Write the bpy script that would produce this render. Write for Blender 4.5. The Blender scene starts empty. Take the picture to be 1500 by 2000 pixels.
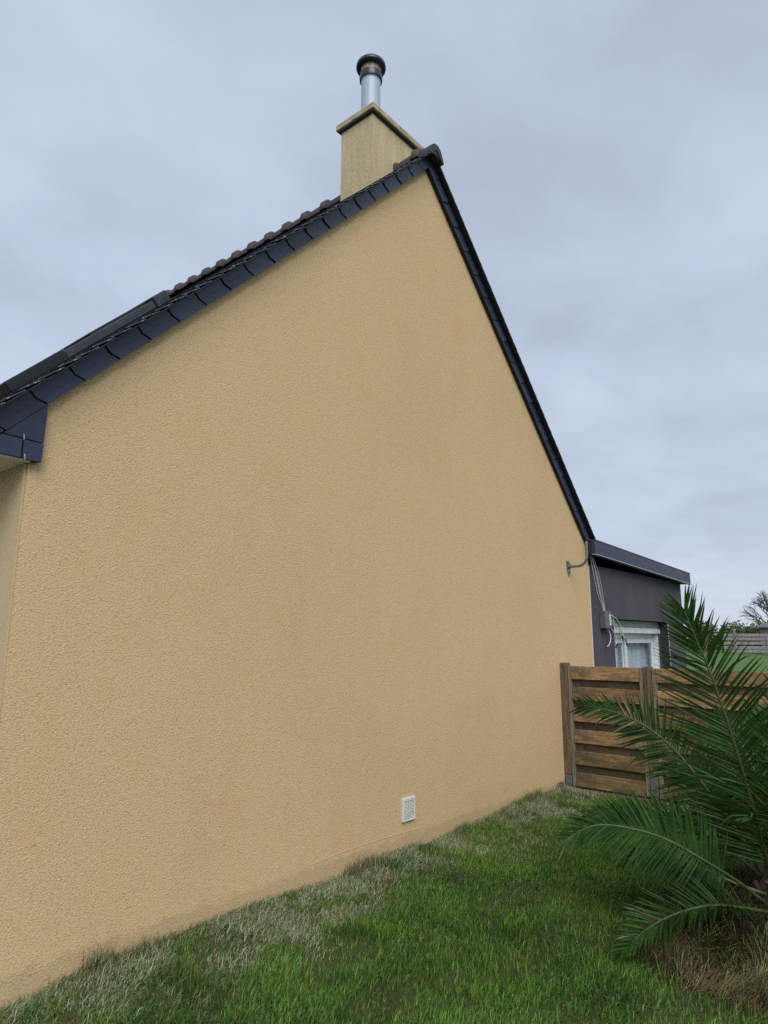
import bpy, bmesh, math, random
import numpy as np
from mathutils import Vector, Matrix
R = math.radians
random.seed(7); rng = np.random.default_rng(7)
scene = bpy.context.scene
COL = scene.collection

# ------------------------------------------------------------------ camera
cam_d = bpy.data.cameras.new('camera'); cam = bpy.data.objects.new('camera', cam_d); COL.objects.link(cam)
c_r = Vector((0.64598956, -0.76333805, 0.00353669)); c_u = Vector((-0.14476, -0.11795425, 0.98241098))
c_f = Vector((0.74949452, 0.63513921, 0.18669803)); CAM = Vector((-1.3707, -3.5881, 1.6506))
m = Matrix.Identity(4)
for i in range(3):
    m[i][0] = c_r[i]; m[i][1] = c_u[i]; m[i][2] = -c_f[i]; m[i][3] = CAM[i]
cam.matrix_world = m
cam_d.sensor_fit = 'VERTICAL'; cam_d.sensor_height = 24.0; cam_d.lens = 1303.8 / 2000 * 24.0
cam_d.clip_start = 0.05; cam_d.clip_end = 3000
scene.camera = cam
scene.render.resolution_x, scene.render.resolution_y = 768, 1024

# ------------------------------------------------------------------ sky and sun
SUN_EL, SUN_AZ = R(45), R(219)          # azimuth clockwise from +Y: from behind the camera, a little to the left
world = bpy.data.worlds.new('World'); scene.world = world; world.use_nodes = True
nt = world.node_tree; N = nt.nodes; L = nt.links; N.clear()
def wn(t, **k):
    n = N.new(t)
    for a, b in k.items(): setattr(n, a, b)
    return n
out = wn('ShaderNodeOutputWorld'); addmix = wn('ShaderNodeMixShader')
sky = wn('ShaderNodeTexSky', sky_type='NISHITA', sun_disc=False)
sky.sun_elevation = SUN_EL; sky.sun_rotation = SUN_AZ; sky.air_density = 1.0; sky.dust_density = 2.0
bg1 = wn('ShaderNodeBackground'); bg1.inputs[1].default_value = 0.08
L.new(sky.outputs[0], bg1.inputs[0])
tc = wn('ShaderNodeTexCoord'); sep = wn('ShaderNodeSeparateXYZ'); L.new(tc.outputs['Generated'], sep.inputs[0])
mx = wn('ShaderNodeMath', operation='MAXIMUM'); L.new(sep.outputs[2], mx.inputs[0]); mx.inputs[1].default_value = 0.0
ad = wn('ShaderNodeMath', operation='ADD'); L.new(mx.outputs[0], ad.inputs[0]); ad.inputs[1].default_value = 0.16
dx = wn('ShaderNodeMath', operation='DIVIDE'); L.new(sep.outputs[0], dx.inputs[0]); L.new(ad.outputs[0], dx.inputs[1])
dy = wn('ShaderNodeMath', operation='DIVIDE'); L.new(sep.outputs[1], dy.inputs[0]); L.new(ad.outputs[0], dy.inputs[1])
cmb = wn('ShaderNodeCombineXYZ'); L.new(dx.outputs[0], cmb.inputs[0]); L.new(dy.outputs[0], cmb.inputs[1])
n1 = wn('ShaderNodeTexNoise'); n1.inputs['Scale'].default_value = 0.75; n1.inputs['Detail'].default_value = 6; n1.inputs['Roughness'].default_value = 0.52; n1.inputs['Distortion'].default_value = 0.15
mp = wn('ShaderNodeMapping'); mp.inputs['Location'].default_value = (3.3, 1.2, 0.4); mp.inputs['Rotation'].default_value = (0, 0, R(35)); mp.inputs['Scale'].default_value = (1.0, 1.2, 1)
L.new(cmb.outputs[0], mp.inputs[0]); L.new(mp.outputs[0], n1.inputs[0])
n2 = wn('ShaderNodeTexNoise'); n2.inputs['Scale'].default_value = 2.6; n2.inputs['Detail'].default_value = 7; n2.inputs['Roughness'].default_value = 0.52; n2.inputs['Distortion'].default_value = 0.15
L.new(mp.outputs[0], n2.inputs[0])
w1 = wn('ShaderNodeMath', operation='MULTIPLY'); L.new(n1.outputs[0], w1.inputs[0]); w1.inputs[1].default_value = 0.62
w2 = wn('ShaderNodeMath', operation='MULTIPLY'); L.new(n2.outputs[0], w2.inputs[0]); w2.inputs[1].default_value = 0.38
w3 = wn('ShaderNodeMath', operation='ADD'); L.new(w1.outputs[0], w3.inputs[0]); L.new(w2.outputs[0], w3.inputs[1])
ramp = wn('ShaderNodeValToRGB'); L.new(w3.outputs[0], ramp.inputs[0])
e = ramp.color_ramp.elements
e[0].position = 0.36; e[0].color = (0.43, 0.485, 0.605, 1)
e[1].position = 0.64; e[1].color = (0.61, 0.685, 0.81, 1)
k_ = ramp.color_ramp.elements.new(0.5); k_.color = (0.51, 0.59, 0.735, 1)
bg2 = wn('ShaderNodeBackground'); bg2.inputs[1].default_value = 0.755
hz = wn('ShaderNodeMath', operation='MULTIPLY'); L.new(mx.outputs[0], hz.inputs[0]); hz.inputs[1].default_value = -9.0
he = wn('ShaderNodeMath', operation='EXPONENT'); L.new(hz.outputs[0], he.inputs[0])
hm = wn('ShaderNodeMath', operation='MULTIPLY'); L.new(he.outputs[0], hm.inputs[0]); hm.inputs[1].default_value = 0.75
hx_ = wn('ShaderNodeMix', data_type='RGBA'); L.new(hm.outputs[0], hx_.inputs[0]); L.new(ramp.outputs[0], hx_.inputs[6]); hx_.inputs[7].default_value = (0.66, 0.72, 0.81, 1)
L.new(hx_.outputs[2], bg2.inputs[0])
addmix.inputs[0].default_value = 0.9
L.new(bg1.outputs[0], addmix.inputs[1]); L.new(bg2.outputs[0], addmix.inputs[2]); L.new(addmix.outputs[0], out.inputs[0])

sl = bpy.data.lights.new('sun', 'SUN'); so = bpy.data.objects.new('sun', sl); COL.objects.link(so)
sl.energy = 1.5; sl.angle = R(40); sl.color = (1.0, 0.97, 0.93)
sd = Vector((math.sin(SUN_AZ) * math.cos(SUN_EL), math.cos(SUN_AZ) * math.cos(SUN_EL), math.sin(SUN_EL)))
so.rotation_euler = sd.to_track_quat('Z', 'Y').to_euler(); so.location = sd * 30
vs = scene.view_settings; vs.view_transform = 'Standard'; vs.look = 'None'; vs.exposure = 0.55; vs.gamma = 1.0; vs.use_curve_mapping = False
scene.cycles.use_denoising = False
scene.cycles.max_bounces = 8; scene.cycles.transparent_max_bounces = 12

# ------------------------------------------------------------------ materials
class Mat:
    def __init__(s, name, color=(.5, .5, .5), rough=.7, metal=0, spec=.5):
        s.m = bpy.data.materials.new(name); s.m.use_nodes = True
        s.t = s.m.node_tree; s.n = s.t.nodes; s.l = s.t.links
        s.b = s.n['Principled BSDF']
        s.b.inputs['Base Color'].default_value = (*color, 1); s.b.inputs['Roughness'].default_value = rough
        s.b.inputs['Metallic'].default_value = metal; s.b.inputs['Specular IOR Level'].default_value = spec
        s.tc = None
    def co(s, scale=(1, 1, 1), kind='Object', rot=(0, 0, 0)):
        if s.tc is None: s.tc = s.n.new('ShaderNodeTexCoord')
        mp = s.n.new('ShaderNodeMapping'); mp.inputs['Scale'].default_value = scale; mp.inputs['Rotation'].default_value = rot
        s.l.new(s.tc.outputs[kind], mp.inputs[0]); return mp.outputs[0]
    def noise(s, vec, scale, detail=4, rough=.55, dist=0):
        n = s.n.new('ShaderNodeTexNoise'); n.inputs['Scale'].default_value = scale; n.inputs['Detail'].default_value = detail
        n.inputs['Roughness'].default_value = rough; n.inputs['Distortion'].default_value = dist
        s.l.new(vec, n.inputs[0]); return n.outputs[0]
    def voro(s, vec, scale, feature='F1'):
        n = s.n.new('ShaderNodeTexVoronoi'); n.feature = feature; n.inputs['Scale'].default_value = scale
        s.l.new(vec, n.inputs[0]); return n.outputs['Distance']
    def ramp(s, fac, stops):
        n = s.n.new('ShaderNodeValToRGB'); s.l.new(fac, n.inputs[0]); e = n.color_ramp.elements
        e[0].position, e[0].color = stops[0][0], (*stops[0][1], 1); e[1].position, e[1].color = stops[-1][0], (*stops[-1][1], 1)
        for p, c in stops[1:-1]: q = e.new(p); q.color = (*c, 1)
        return n.outputs[0]
    def mix(s, fac, a, b, blend='MIX'):
        n = s.n.new('ShaderNodeMix'); n.data_type = 'RGBA'; n.blend_type = blend
        for sock, v in ((n.inputs[0], fac), (n.inputs[6], a), (n.inputs[7], b)):
            if isinstance(v, tuple): sock.default_value = (*v, 1)
            elif isinstance(v, (int, float)): sock.default_value = v
            else: s.l.new(v, sock)
        return n.outputs[2]
    def math(s, op, a, b=0.0, clamp=False):
        n = s.n.new('ShaderNodeMath'); n.operation = op; n.use_clamp = clamp
        for sock, v in ((n.inputs[0], a), (n.inputs[1], b)):
            if isinstance(v, (int, float)): sock.default_value = v
            else: s.l.new(v, sock)
        return n.outputs[0]
    def base(s, c): s.l.new(c, s.b.inputs['Base Color'])
    def roughn(s, c): s.l.new(c, s.b.inputs['Roughness'])
    def bump(s, h, strength=.5, dist=.01):
        n = s.n.new('ShaderNodeBump'); n.inputs['Strength'].default_value = strength; n.inputs['Distance'].default_value = dist
        s.l.new(h, n.inputs['Height']); s.l.new(n.outputs[0], s.b.inputs['Normal'])
    def rnd(s):
        n = s.n.new('ShaderNodeObjectInfo'); return n.outputs['Random']
M = {}
def render_wall(name, c_lo, c_mid, c_hi, grain=1.0, strength=.9):
    a = Mat(name, rough=.92, spec=.2)
    v = a.co((1, 1, 1.2), rot=(.5, .7, .9)); big = a.noise(a.co((1, 1, .55)), .7, 4, .6); fine = a.noise(v, 62 * grain, 3, .62, .6)
    cell = a.voro(v, 46 * grain)
    col = a.ramp(big, [(.3, c_lo), (.5, c_mid), (.72, c_hi)])
    pits = a.ramp(fine, [(.32, (.58, .54, .49)), (.45, (.97, .97, .97)), (.62, (1.04, 1.04, 1.04)), (.8, (1.12, 1.12, 1.12))])
    col = a.mix(1.0, col, pits, 'MULTIPLY')
    warm = a.noise(a.co(), 2.6, 3, .6)
    wf = a.ramp(warm, [(.55, (0, 0, 0)), (.8, (.4, .4, .4))])
    col = a.mix(wf, col, a.mix(1.0, col, (1.0, .86, .72), 'MULTIPLY'))
    st = a.noise(a.co((2.2, 2.2, .16)), 1.6, 4, .6)          # faint runs of rain down the wall
    col = a.mix(a.ramp(st, [(.55, (0, 0, 0)), (.8, (.08, .08, .08))]), col, a.mix(1.0, col, (.8, .8, .76), 'MULTIPLY'))
    sp = a.voro(a.co(), 5.5)
    col = a.mix(a.ramp(sp, [(.0, (.55, .55, .55)), (.035, (0, 0, 0))]), col, (.16, .10, .05))
    pz = a.n.new('ShaderNodeSeparateXYZ'); a.l.new(a.tc.outputs['Object'], pz.inputs[0])     # mud splashed up by rain at the foot
    spl = a.math('ADD', pz.outputs[2], a.math('MULTIPLY', a.noise(a.co(), 9, 5, .7), -.16))
    col = a.mix(a.ramp(spl, [(-.0, (.26,) * 3), (.035, (0,) * 3)]), col, (.24, .20, .11))
    a.base(col)
    h = a.math('ADD', a.math('MULTIPLY', fine, 1.0), a.math('MULTIPLY', cell, .7))
    a.bump(h, strength, .012)
    return a.m
M['ochre'] = render_wall('ochre_render', (.64, .455, .248), (.68, .485, .265), (.705, .508, .282), 2.1, .36)
M['ochre_smooth'] = render_wall('smooth_render', (.55, .43, .25), (.60, .465, .27), (.63, .49, .29), 3.0, .25)
a = Mat('chimney_render', rough=.9, spec=.2)
v = a.co((3, 3, .5)); s1 = a.noise(v, 2.2, 5, .65); f1 = a.noise(a.co(), 55, 3, .6)
c = a.ramp(s1, [(.22, (.42, .34, .19)), (.5, (.58, .475, .29)), (.78, (.66, .565, .38))])
a.base(a.mix(1.0, c, a.ramp(f1, [(.3, (.75, .75, .72)), (.6, (1.02, 1.02, 1.02))]), 'MULTIPLY')); a.bump(f1, .4, .006); M['chimney'] = a.m
a = Mat('coping_concrete', rough=.85, spec=.25)
s1 = a.noise(a.co((1, 1, 1)), 9, 6, .7); c = a.ramp(s1, [(.3, (.22, .18, .10)), (.5, (.42, .36, .22)), (.75, (.56, .51, .37))])
a.base(c); a.bump(s1, .35, .006); M['coping'] = a.m
a = Mat('verge_slate', rough=.42, spec=.45)
s1 = a.noise(a.co((1, 1, 1), rot=(0, R(-20), 0)), 14, 5, .7, .5); s2 = a.noise(a.co((1, 1, 7), rot=(0, R(45), 0)), 9, 4, .6)
c = a.ramp(s1, [(.3, (.023, .030, .062)), (.55, (.033, .043, .083)), (.8, (.05, .062, .105))])
rv = a.ramp(a.rnd(), [(0, (.70, .70, .74)), (1, (1.32, 1.3, 1.24))])
a.base(a.mix(1.0, c, rv, 'MULTIPLY')); a.roughn(a.ramp(s1, [(.3, (.34,) * 3), (.8, (.55,) * 3)])); a.bump(s2, .25, .003); M['slate'] = a.m
a = Mat('roof_slate', rough=.5, spec=.5)
s1 = a.noise(a.co(), 22, 5, .7); lich = a.noise(a.co(), 60, 3, .6)
c = a.ramp(s1, [(.3, (.02, .022, .03)), (.6, (.05, .054, .066)), (.8, (.10, .105, .115))])
c = a.mix(a.ramp(lich, [(.56, (0, 0, 0)), (.68, (.8, .8, .8))]), c, (.42, .43, .43)); a.base(c); a.bump(s1, .4, .004); M['roofslate'] = a.m
a = Mat('verge_board', (.012, .013, .018), .7); M['board_dark'] = a.m
a = Mat('ridge_clay', rough=.75, spec=.3)
s1 = a.noise(a.co(), 18, 5, .65); a.base(a.ramp(s1, [(.3, (.045, .038, .042)), (.55, (.085, .07, .074)), (.8, (.15, .13, .125))])); a.bump(s1, .4, .005); M['ridge'] = a.m
a = Mat('ridge_end_slate', (.02, .022, .038), .55); M['ridge_end'] = a.m
a = Mat('skylight_metal', rough=.42, metal=.0, spec=.5); s1 = a.noise(a.co(), 12, 4); a.base(a.ramp(s1, [(.3, (.028, .031, .038)), (.7, (.05, .055, .064))])); M['skymetal'] = a.m
a = Mat('skylight_sash', (.012, .015, .016), .3); M['skysash'] = a.m
a = Mat('flue_steel', rough=.5, metal=.12); s1 = a.noise(a.co((14, 14, .5)), 2.0, 4, .6)
a.base(a.ramp(s1, [(.3, (.40, .46, .57)), (.6, (.45, .51, .62)), (.8, (.52, .57, .67))])); a.roughn(a.ramp(s1, [(.3, (.46,) * 3), (.7, (.6,) * 3)])); M['steel'] = a.m
a = Mat('sooty_steel', rough=.6, metal=.3); s1 = a.noise(a.co((16, 16, 1)), 2.2, 5, .7); a.base(a.ramp(s1, [(.36, (.05, .035, .03)), (.5, (.36, .28, .25)), (.72, (.5, .44, .42))])); M['soot'] = a.m
a = Mat('cowl_black', rough=.35, spec=.5); s1 = a.noise(a.co(), 12, 4); a.base(a.ramp(s1, [(.3, (.008, .012, .018)), (.7, (.016, .026, .04))])); M['cowl'] = a.m
a = Mat('soffit_pvc', rough=.5); s1 = a.noise(a.co(), 4, 3); a.base(a.ramp(s1, [(.3, (.62, .58, .48)), (.7, (.70, .66, .56))])); M['soffit'] = a.m
a = Mat('hook_steel', (.75, .74, .72), .3, 1.0); M['hook'] = a.m
a = Mat('vent_plastic', rough=.5); s1 = a.noise(a.co(), 25, 4, .65); a.base(a.ramp(s1, [(.3, (.55, .56, .46)), (.6, (.70, .70, .62)), (.8, (.78, .78, .72))])); M['vent'] = a.m
M['grey_wall'] = None
a = Mat('grey_render', rough=.9, spec=.2)
s1 = a.noise(a.co((1, 1, .5)), 1.6, 4, .6); f1 = a.noise(a.co(), 85, 3, .6)
c = a.ramp(s1, [(.3, (.078, .071, .087)), (.7, (.105, .096, .114))]); a.base(a.mix(1.0, c, a.ramp(f1, [(.3, (.75,) * 3), (.6, (1.05,) * 3)]), 'MULTIPLY')); a.bump(f1, .5, .006); M['grey_wall'] = a.m
a = Mat('zinc_fascia', rough=.45, metal=.25); s1 = a.noise(a.co((2.5, 2.5, 5)), 2.2, 6, .7, .4); s2 = a.noise(a.co((3.5, 3.5, .6)), 3.0, 5, .65)
c = a.ramp(s1, [(.3, (.018, .028, .05)), (.5, (.032, .047, .08)), (.7, (.06, .08, .125))]); a.base(a.mix(a.ramp(s2, [(.5, (0,) * 3), (.75, (.6,) * 3)]), c, (.045, .05, .065)))
a.roughn(a.ramp(s1, [(.3, (.35,) * 3), (.7, (.6,) * 3)])); M['zinc'] = a.m
a = Mat('drip_aluminium', (.62, .64, .68), .35, .7); M['drip'] = a.m
a = Mat('white_bead', (.72, .72, .76), .5); M['bead'] = a.m
a = Mat('white_pvc', rough=.35); s1 = a.noise(a.co((1, 1, .3)), 6, 4); a.base(a.ramp(s1, [(.3, (.66, .69, .70)), (.7, (.78, .80, .81))])); M['pvc'] = a.m
a = Mat('shutter_box_pvc', rough=.45); s1 = a.noise(a.co((1, 1, 4)), 3, 4); a.base(a.ramp(s1, [(.3, (.28, .34, .26)), (.7, (.40, .45, .36))])); M['shutterbox'] = a.m
a = Mat('curtain_cloth', rough=.9); s1 = a.noise(a.co((7, 7, .4)), 2, 3); a.base(a.ramp(s1, [(.3, (.55, .60, .66)), (.7, (.86, .89, .92))])); M['curtain'] = a.m
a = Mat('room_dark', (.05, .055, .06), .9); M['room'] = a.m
a = Mat('window_glass', (.9, .95, .95), .03)
tr = a.n.new('ShaderNodeBsdfTransparent'); tr.inputs[0].default_value = (.90, .93, .95, 1); gl = a.n.new('ShaderNodeBsdfGlossy'); gl.inputs['Roughness'].default_value = .02
lw = a.n.new('ShaderNodeLayerWeight'); lw.inputs[0].default_value = .5; pw = a.math('MULTIPLY', a.math('POWER', lw.outputs['Facing'], 4.0), .9); ms = a.n.new('ShaderNodeMixShader'); a.l.new(pw, ms.inputs[0]); a.l.new(tr.outputs[0], ms.inputs[1]); a.l.new(gl.outputs[0], ms.inputs[2])
a.l.new(ms.outputs[0], a.n['Material Output'].inputs[0]); M['glass'] = a.m
a = Mat('galvanised', rough=.5, metal=.6); s1 = a.noise(a.co(), 30, 5, .7); c = a.ramp(s1, [(.3, (.12, .13, .15)), (.55, (.24, .26, .28)), (.75, (.34, .36, .38))])
s2 = a.noise(a.co(), 14, 4, .6); a.base(a.mix(a.ramp(s2, [(.56, (0,) * 3), (.7, (.7,) * 3)]), c, (.10, .055, .03))); M['galv'] = a.m
a = Mat('box_plastic', rough=.5); s1 = a.noise(a.co(), 12, 4); a.base(a.ramp(s1, [(.3, (.10, .10, .105)), (.7, (.15, .15, .155))])); M['boxgrey'] = a.m
a = Mat('box_label', (.62, .68, .74), .4); M['boxlabel'] = a.m
a = Mat('coax_sheath', (.55, .55, .55), .45); M['coax'] = a.m
a = Mat('black_rubber', (.015, .015, .018), .6); M['rubber'] = a.m
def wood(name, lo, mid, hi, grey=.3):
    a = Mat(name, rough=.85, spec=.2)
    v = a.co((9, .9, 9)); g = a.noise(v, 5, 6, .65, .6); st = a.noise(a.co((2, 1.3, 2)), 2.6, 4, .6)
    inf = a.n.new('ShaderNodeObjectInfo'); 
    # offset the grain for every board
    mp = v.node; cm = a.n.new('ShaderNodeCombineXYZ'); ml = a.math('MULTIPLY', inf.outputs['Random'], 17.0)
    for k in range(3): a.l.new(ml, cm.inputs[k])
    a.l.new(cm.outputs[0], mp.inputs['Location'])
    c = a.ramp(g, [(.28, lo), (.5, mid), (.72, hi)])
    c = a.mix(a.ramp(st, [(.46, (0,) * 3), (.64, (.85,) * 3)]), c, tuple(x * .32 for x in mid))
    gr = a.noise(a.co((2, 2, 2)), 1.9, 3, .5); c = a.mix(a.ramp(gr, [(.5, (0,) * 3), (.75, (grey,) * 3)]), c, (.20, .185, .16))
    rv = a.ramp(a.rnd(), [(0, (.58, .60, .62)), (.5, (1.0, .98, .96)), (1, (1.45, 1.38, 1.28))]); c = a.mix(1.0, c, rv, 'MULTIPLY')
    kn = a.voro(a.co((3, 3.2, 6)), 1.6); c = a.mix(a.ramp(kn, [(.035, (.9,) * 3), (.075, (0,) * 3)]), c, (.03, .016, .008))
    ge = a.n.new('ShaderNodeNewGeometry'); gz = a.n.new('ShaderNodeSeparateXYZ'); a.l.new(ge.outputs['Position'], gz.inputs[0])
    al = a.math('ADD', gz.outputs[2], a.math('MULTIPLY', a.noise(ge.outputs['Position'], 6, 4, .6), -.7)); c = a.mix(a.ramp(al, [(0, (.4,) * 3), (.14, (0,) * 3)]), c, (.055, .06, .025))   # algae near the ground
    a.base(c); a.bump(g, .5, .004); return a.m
M['wood'] = wood('treated_pine', (.09, .056, .027), (.24, .158, .078), (.40, .295, .165), .5)
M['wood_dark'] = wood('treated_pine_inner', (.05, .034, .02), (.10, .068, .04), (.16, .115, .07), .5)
a = Mat('post_timber', rough=.85, spec=.2); v = a.co((14, 14, .7)); g = a.noise(v, 4, 6, .65, .5); c = a.ramp(g, [(.3, (.04, .024, .013)), (.45, (.13, .09, .055)), (.75, (.24, .185, .125))]); a.base(c); a.bump(g, .6, .005); M['post'] = a.m
a = Mat('batten_timber', rough=.85, spec=.2); v = a.co((14, 14, .7)); g = a.noise(v, 5, 6, .65, .5); c = a.ramp(g, [(.3, (.09, .075, .05)), (.5, (.20, .17, .12)), (.75, (.29, .26, .20))]); a.base(c); a.bump(g, .6, .005); M['batten'] = a.m
a = Mat('sleeper', rough=.9, spec=.2); g = a.noise(a.co((5, 1, 5)), 6, 6, .65); a.base(a.ramp(g, [(.3, (.05, .035, .025)), (.55, (.13, .10, .075)), (.75, (.2, .16, .12))])); a.bump(g, .6, .006); M['sleeper'] = a.m
a = Mat('grey_board', rough=.9, spec=.2); g = a.noise(a.co((3, .6, 3)), 2, 5, .65); a.base(a.ramp(g, [(.3, (.16, .15, .145)), (.7, (.30, .285, .265))])); M['greyboard'] = a.m
# ground
a = Mat('lawn_soil', rough=.95, spec=.15); g = a.noise(a.co(), 1.3, 6, .65); g2 = a.noise(a.co(), 30, 4, .65)
c = a.ramp(g, [(.3, (.075, .14, .04)), (.5, (.11, .19, .055)), (.7, (.15, .235, .075))]); c = a.mix(1.0, c, a.ramp(g2, [(.3, (.5,) * 3), (.7, (1.2,) * 3)]), 'MULTIPLY')
# bare earth under the near garden, grass colour out on the field
sx = a.n.new('ShaderNodeSeparateXYZ'); a.l.new(a.tc.outputs['Object'], sx.inputs[0])
fx = a.math('SMOOTH_MAX', a.math('MULTIPLY', a.math('SUBTRACT', sx.outputs[0], 8.0), .25), 0.0, True)
c = a.mix(fx, a.ramp(g2, [(.3, (.035, .045, .016)), (.7, (.075, .085, .032))]), c); a.base(c); a.bump(g2, .6, .02); M['ground'] = a.m
def blade_mat(name, transl=.3, rough=.55):
    a = Mat(name, rough=rough, spec=.3)
    at = a.n.new('ShaderNodeAttribute'); at.attribute_name = 'tint'
    a.l.new(at.outputs['Color'], a.b.inputs['Base Color'])
    t = a.n.new('ShaderNodeBsdfTranslucent'); a.l.new(at.outputs['Color'], t.inputs[0])
    ms = a.n.new('ShaderNodeMixShader'); ms.inputs[0].default_value = transl
    a.l.new(a.b.outputs[0], ms.inputs[1]); a.l.new(t.outputs[0], ms.inputs[2]); a.l.new(ms.outputs[0], a.n['Material Output'].inputs[0])
    return a.m
M['blade'] = blade_mat('grass_blade'); M['straw'] = blade_mat('dry_straw', .15, .8); M['leaf'] = blade_mat('hedge_leaf', .25)
a = Mat('palm_leaflet', rough=.42, spec=.16); g = a.noise(a.co(), 3.0, 4, .6); g2 = a.noise(a.co(), 40, 3)
c = a.ramp(g, [(.3, (.014, .040, .007)), (.55, (.030, .078, .013)), (.78, (.075, .135, .026))]); a.base(a.mix(1.0, c, a.ramp(g2, [(.3, (.75,) * 3), (.7, (1.2,) * 3)]), 'MULTIPLY'))
t = a.n.new('ShaderNodeBsdfTranslucent'); t.inputs[0].default_value = (.05, .12, .02, 1); ms = a.n.new('ShaderNodeMixShader'); ms.inputs[0].default_value = .15
a.l.new(a.b.outputs[0], ms.inputs[1]); a.l.new(t.outputs[0], ms.inputs[2]); a.l.new(ms.outputs[0], a.n['Material Output'].inputs[0]); M['palm'] = a.m
a = Mat('withered_leaflet', rough=.7); g = a.noise(a.co(), 8, 4); a.base(a.ramp(g, [(.3, (.10, .085, .03)), (.7, (.26, .21, .10))])); M['palm_dry'] = a.m
a = Mat('palm_rachis', rough=.5); g = a.noise(a.co(), 9, 4); a.base(a.ramp(g, [(.3, (.03, .055, .016)), (.7, (.09, .11, .04))])); M['rachis'] = a.m
a = Mat('palm_fibre', rough=.95); g = a.noise(a.co((8, 8, 1)), 6, 5, .7); a.base(a.ramp(g, [(.3, (.03, .018, .01)), (.7, (.13, .08, .04))])); a.bump(g, .8, .02); M['fibre'] = a.m
a = Mat('bark', rough=.9); g = a.noise(a.co(), 4, 5); a.base(a.ramp(g, [(.3, (.05, .042, .038)), (.7, (.11, .095, .085))])); M['bark'] = a.m
a = Mat('red_petal', (.45, .03, .02), .6); M['red'] = a.m
a = Mat('shed_slate', rough=.8); g = a.noise(a.co(), 3, 4); a.base(a.ramp(g, [(.3, (.10, .10, .11)), (.7, (.17, .165, .17))])); M['shed'] = a.m
a = Mat('stone_clod', rough=.95); g = a.noise(a.co(), 30, 4); a.base(a.ramp(g, [(.3, (.05, .045, .04)), (.7, (.16, .14, .12))])); M['stone'] = a.m

# ------------------------------------------------------------------ builders
ORG = {}
def thing(name, loc, label, cat, group=None, kind=None):
    o = bpy.data.objects.new(name, None); COL.objects.link(o); o.location = loc; o.empty_display_size = .2
    ORG[o] = Vector(loc); o['label'] = label; o['category'] = cat
    if group: o['group'] = group
    if kind: o['kind'] = kind
    return o
def origin(p): return ORG.get(p, Vector((0, 0, 0))) if p else Vector((0, 0, 0))
def link(name, me, parent=None, loc=None, label=None, kind=None):
    """me in parent-local space; loc local offset"""
    o = bpy.data.objects.new(name, me); COL.objects.link(o)
    if parent: o.parent = parent; ORG[o] = origin(parent) + (Vector(loc) if loc else Vector((0, 0, 0)))
    if loc: o.location = loc
    if label: o['label'] = label
    if kind: o['kind'] = kind
    return o
def mesh(name, verts, faces, mat, smooth=False):
    me = bpy.data.meshes.new(name); me.from_pydata([tuple(v) for v in verts], [], faces); me.materials.append(mat)
    me.validate(); me.update()
    if smooth:
        for p in me.polygons: p.use_smooth = True
    return me
class B:
    """bmesh collector in world space"""
    def __init__(s): s.b = bmesh.new()
    def box(s, x0, x1, y0, y1, z0, z1):
        vs = [s.b.verts.new((x, y, z)) for z in (z0, z1) for y in (y0, y1) for x in (x0, x1)]
        for f in ((0, 2, 3, 1), (4, 5, 7, 6), (0, 1, 5, 4), (1, 3, 7, 5), (3, 2, 6, 7), (2, 0, 4, 6)): s.b.faces.new([vs[i] for i in f])
        return vs
    def prism(s, poly, y0, y1):
        """poly = list of (x,z) ; extruded along y"""
        a_ = [s.b.verts.new((x, y0, z)) for x, z in poly]; b_ = [s.b.verts.new((x, y1, z)) for x, z in poly]
        s.b.faces.new(a_); s.b.faces.new(b_[::-1]); n = len(poly)
        for i in range(n): s.b.faces.new((a_[i], b_[i], b_[(i + 1) % n], a_[(i + 1) % n]))
        return a_, b_
    def tube(s, pts, r, seg=8, cap=True):
        pts = [Vector(p) for p in pts]; rs = r if isinstance(r, (list, tuple)) else [r] * len(pts); rings = []; prev = None
        for i, p in enumerate(pts):
            t = (pts[min(i + 1, len(pts) - 1)] - pts[max(i - 1, 0)]).normalized()
            if prev is None: prev = t.orthogonal().normalized()
            n_ = (prev - t * prev.dot(t)).normalized(); prev = n_; bn = t.cross(n_)
            rings.append([s.b.verts.new(p + (n_ * math.cos(a_) + bn * math.sin(a_)) * rs[i]) for a_ in (2 * math.pi * k / seg for k in range(seg))])
        for a_, b_ in zip(rings, rings[1:]):
            for k in range(seg): s.b.faces.new((a_[k], a_[(k + 1) % seg], b_[(k + 1) % seg], b_[k]))
        if cap: s.b.faces.new(rings[0][::-1]); s.b.faces.new(rings[-1])
    def lathe(s, c, prof, seg=32, close=True):
        rings = [[s.b.verts.new((c[0] + r_ * math.cos(2 * math.pi * k / seg), c[1] + r_ * math.sin(2 * math.pi * k / seg), z)) for k in range(seg)] for r_, z in prof]
        for a_, b_ in zip(rings, rings[1:]):
            for k in range(seg): s.b.faces.new((a_[k], a_[(k + 1) % seg], b_[(k + 1) % seg], b_[k]))
        if close: s.b.faces.new(rings[0][::-1]); s.b.faces.new(rings[-1])
    def bevel(s, w, seg=1):
        bmesh.ops.bevel(s.b, geom=[e_ for e_ in s.b.edges], offset=w, segments=seg, affect='EDGES', profile=.6); return s
    def me(s, name, mat, off=Vector((0, 0, 0)), smooth=False, auto=None):
        bmesh.ops.recalc_face_normals(s.b, faces=s.b.faces)
        bmesh.ops.translate(s.b, verts=s.b.verts, vec=-Vector(off))
        me = bpy.data.meshes.new(name); s.b.to_mesh(me); s.b.free(); me.materials.append(mat)
        if smooth:
            for p in me.polygons: p.use_smooth = True
        if auto:
            for p in me.polygons: p.use_smooth = True
            me.set_sharp_from_angle(angle=R(auto))
        return me
    def obj(s, name, mat, parent=None, label=None, kind=None, **k):
        return link(name, s.me(name, mat, origin(parent), **k), parent, None, label, kind)
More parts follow.
